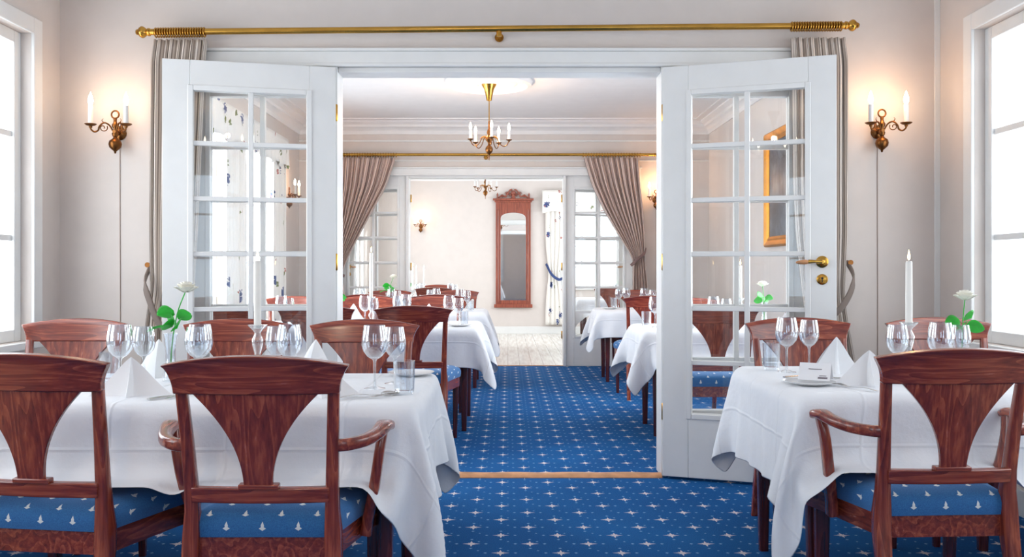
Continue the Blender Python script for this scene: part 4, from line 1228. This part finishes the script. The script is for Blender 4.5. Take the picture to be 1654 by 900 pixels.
# ------------------------------------------------------------------ mirror and painting
def mirror(x, z0, z1):
    r = thing('wall_mirror', (x, Y3, 0), 0, 'tall carved wooden mirror with arched glass on the end wall', 'mirror')
    w = .305
    fr = MB()
    fr.box(-w, -w + .085, -.045, -.001, z0 + .06, z1); fr.box(w - .085, w, -.045, -.001, z0 + .06, z1)
    fr.box(-w + .085, w - .085, -.045, -.001, z0 + .06, z0 + .13)
    # arched top board
    n = 20; a = w - .085; zt_ = z1 - .30
    top_ = [(-a, z1), (a, z1)] + [(a * math.cos(PI * k / n), zt_ + .12 * math.sin(PI * k / n) ** .7) for k in range(n + 1)]
    fr.prism(top_, -.045, -.001, lambda p, q, d: (p, d, q))
    fr.build('frame', 'mirror_wood', r, ang=30, bevel=.003)
    for s in (-1, 1):
        MB().lathe([(.012, z0 + .10), (.016, z0 + .13), (.011, z0 + .16), (.012, z1 - .2), (.016, z1 - .16), (.012, z1 - .12)], 14, (s * (w - .045), -.05, 0)).build('side_column', 'mirror_wood', r)
    MB().box(-w - .03, w + .03, -.075, -.001, z0, z0 + .06).build('base_ledge', 'mirror_wood', r, bevel=.008)
    c = MB(); c.box(-w - .02, w + .02, -.065, -.001, z1, z1 + .03); c.box(-w - .05, w + .05, -.085, -.001, z1 + .03, z1 + .065); c.build('cornice', 'mirror_wood', r, bevel=.006)
    MB().box(-w + .02, w - .02, -.012, -.004, z0 + .08, z1 - .02).build('mirror_glass', 'mirror_silver', r, smooth=False)
    k = MB(); zc = z1 + .065
    for s in (-1, 1):
        k.sweep(smoothpath([(s * .26, -.04, zc + .015), (s * .19, -.04, zc + .05), (s * .13, -.04, zc + .03), (s * .11, -.04, zc + .07), (s * .06, -.04, zc + .14), (s * .02, -.04, zc + .16)], 22), .028, .025, 8, up=(0, 1, 0))
        for (cx_, cz, rr) in ((.19, .04, .03), (.11, .085, .034), (.055, .06, .03)):
            sp = [(s * (cx_ + rr * (1 - t * .75) * math.cos(8 * t)), -.04, zc + cz + rr * (1 - t * .75) * math.sin(8 * t)) for t in [i / 16 for i in range(17)]]
            k.sweep(sp, .014, .022, 6, up=(0, 1, 0))
        k.lathe([(.012, zc), (.018, zc + .02), (.010, zc + .04), (.020, zc + .06), (.012, zc + .08), (.002, zc + .10)], 10, (s * .275, -.04, 0))
    k.sphere((0, -.045, zc + .10), .045, 14, 8); k.lathe([(.05, zc), (.03, zc + .03), (.028, zc + .06)], 12, (0, -.04, 0))
    k.build('carved_crest', 'mirror_wood', r, ang=50)
mirror(at(829, Y3), zat(497, Y3), zat(327, Y3))
def painting(y0, y1, z0, z1):
    r = thing('framed_painting', (XR, (y0 + y1) / 2, 0), 0, 'dark upright painting in a wide gilt frame seen through the handled door', 'painting')
    h = (y1 - y0) / 2; fw = .09
    def fr(prof):
        m = MB(); vs = []
        for (d, o) in prof:
            for (sy, sz) in ((-1, 0), (1, 0), (1, 1), (-1, 1)):
                vs.append((-d, sy * (h - o), (z0 + o) if sz == 0 else (z1 - o)))
        fs = []
        for i in range(len(prof) - 1):
            for q in range(4): fs.append((i * 4 + q, i * 4 + (q + 1) % 4, (i + 1) * 4 + (q + 1) % 4, (i + 1) * 4 + q))
        return m.add(vs, fs)
    fr([(.002, 0), (.03, 0), (.045, .015), (.04, .03), (.025, .055), (.03, .07), (.018, fw), (.006, fw)]).build('frame', 'gold', r, ang=25)
    MB().box(-.012, -.004, -h + fw - .01, h - fw + .01, z0 + fw - .01, z1 - fw + .01).build('canvas', 'canvas', r, smooth=False)
painting(7.14, 7.98, 1.31, 2.31)
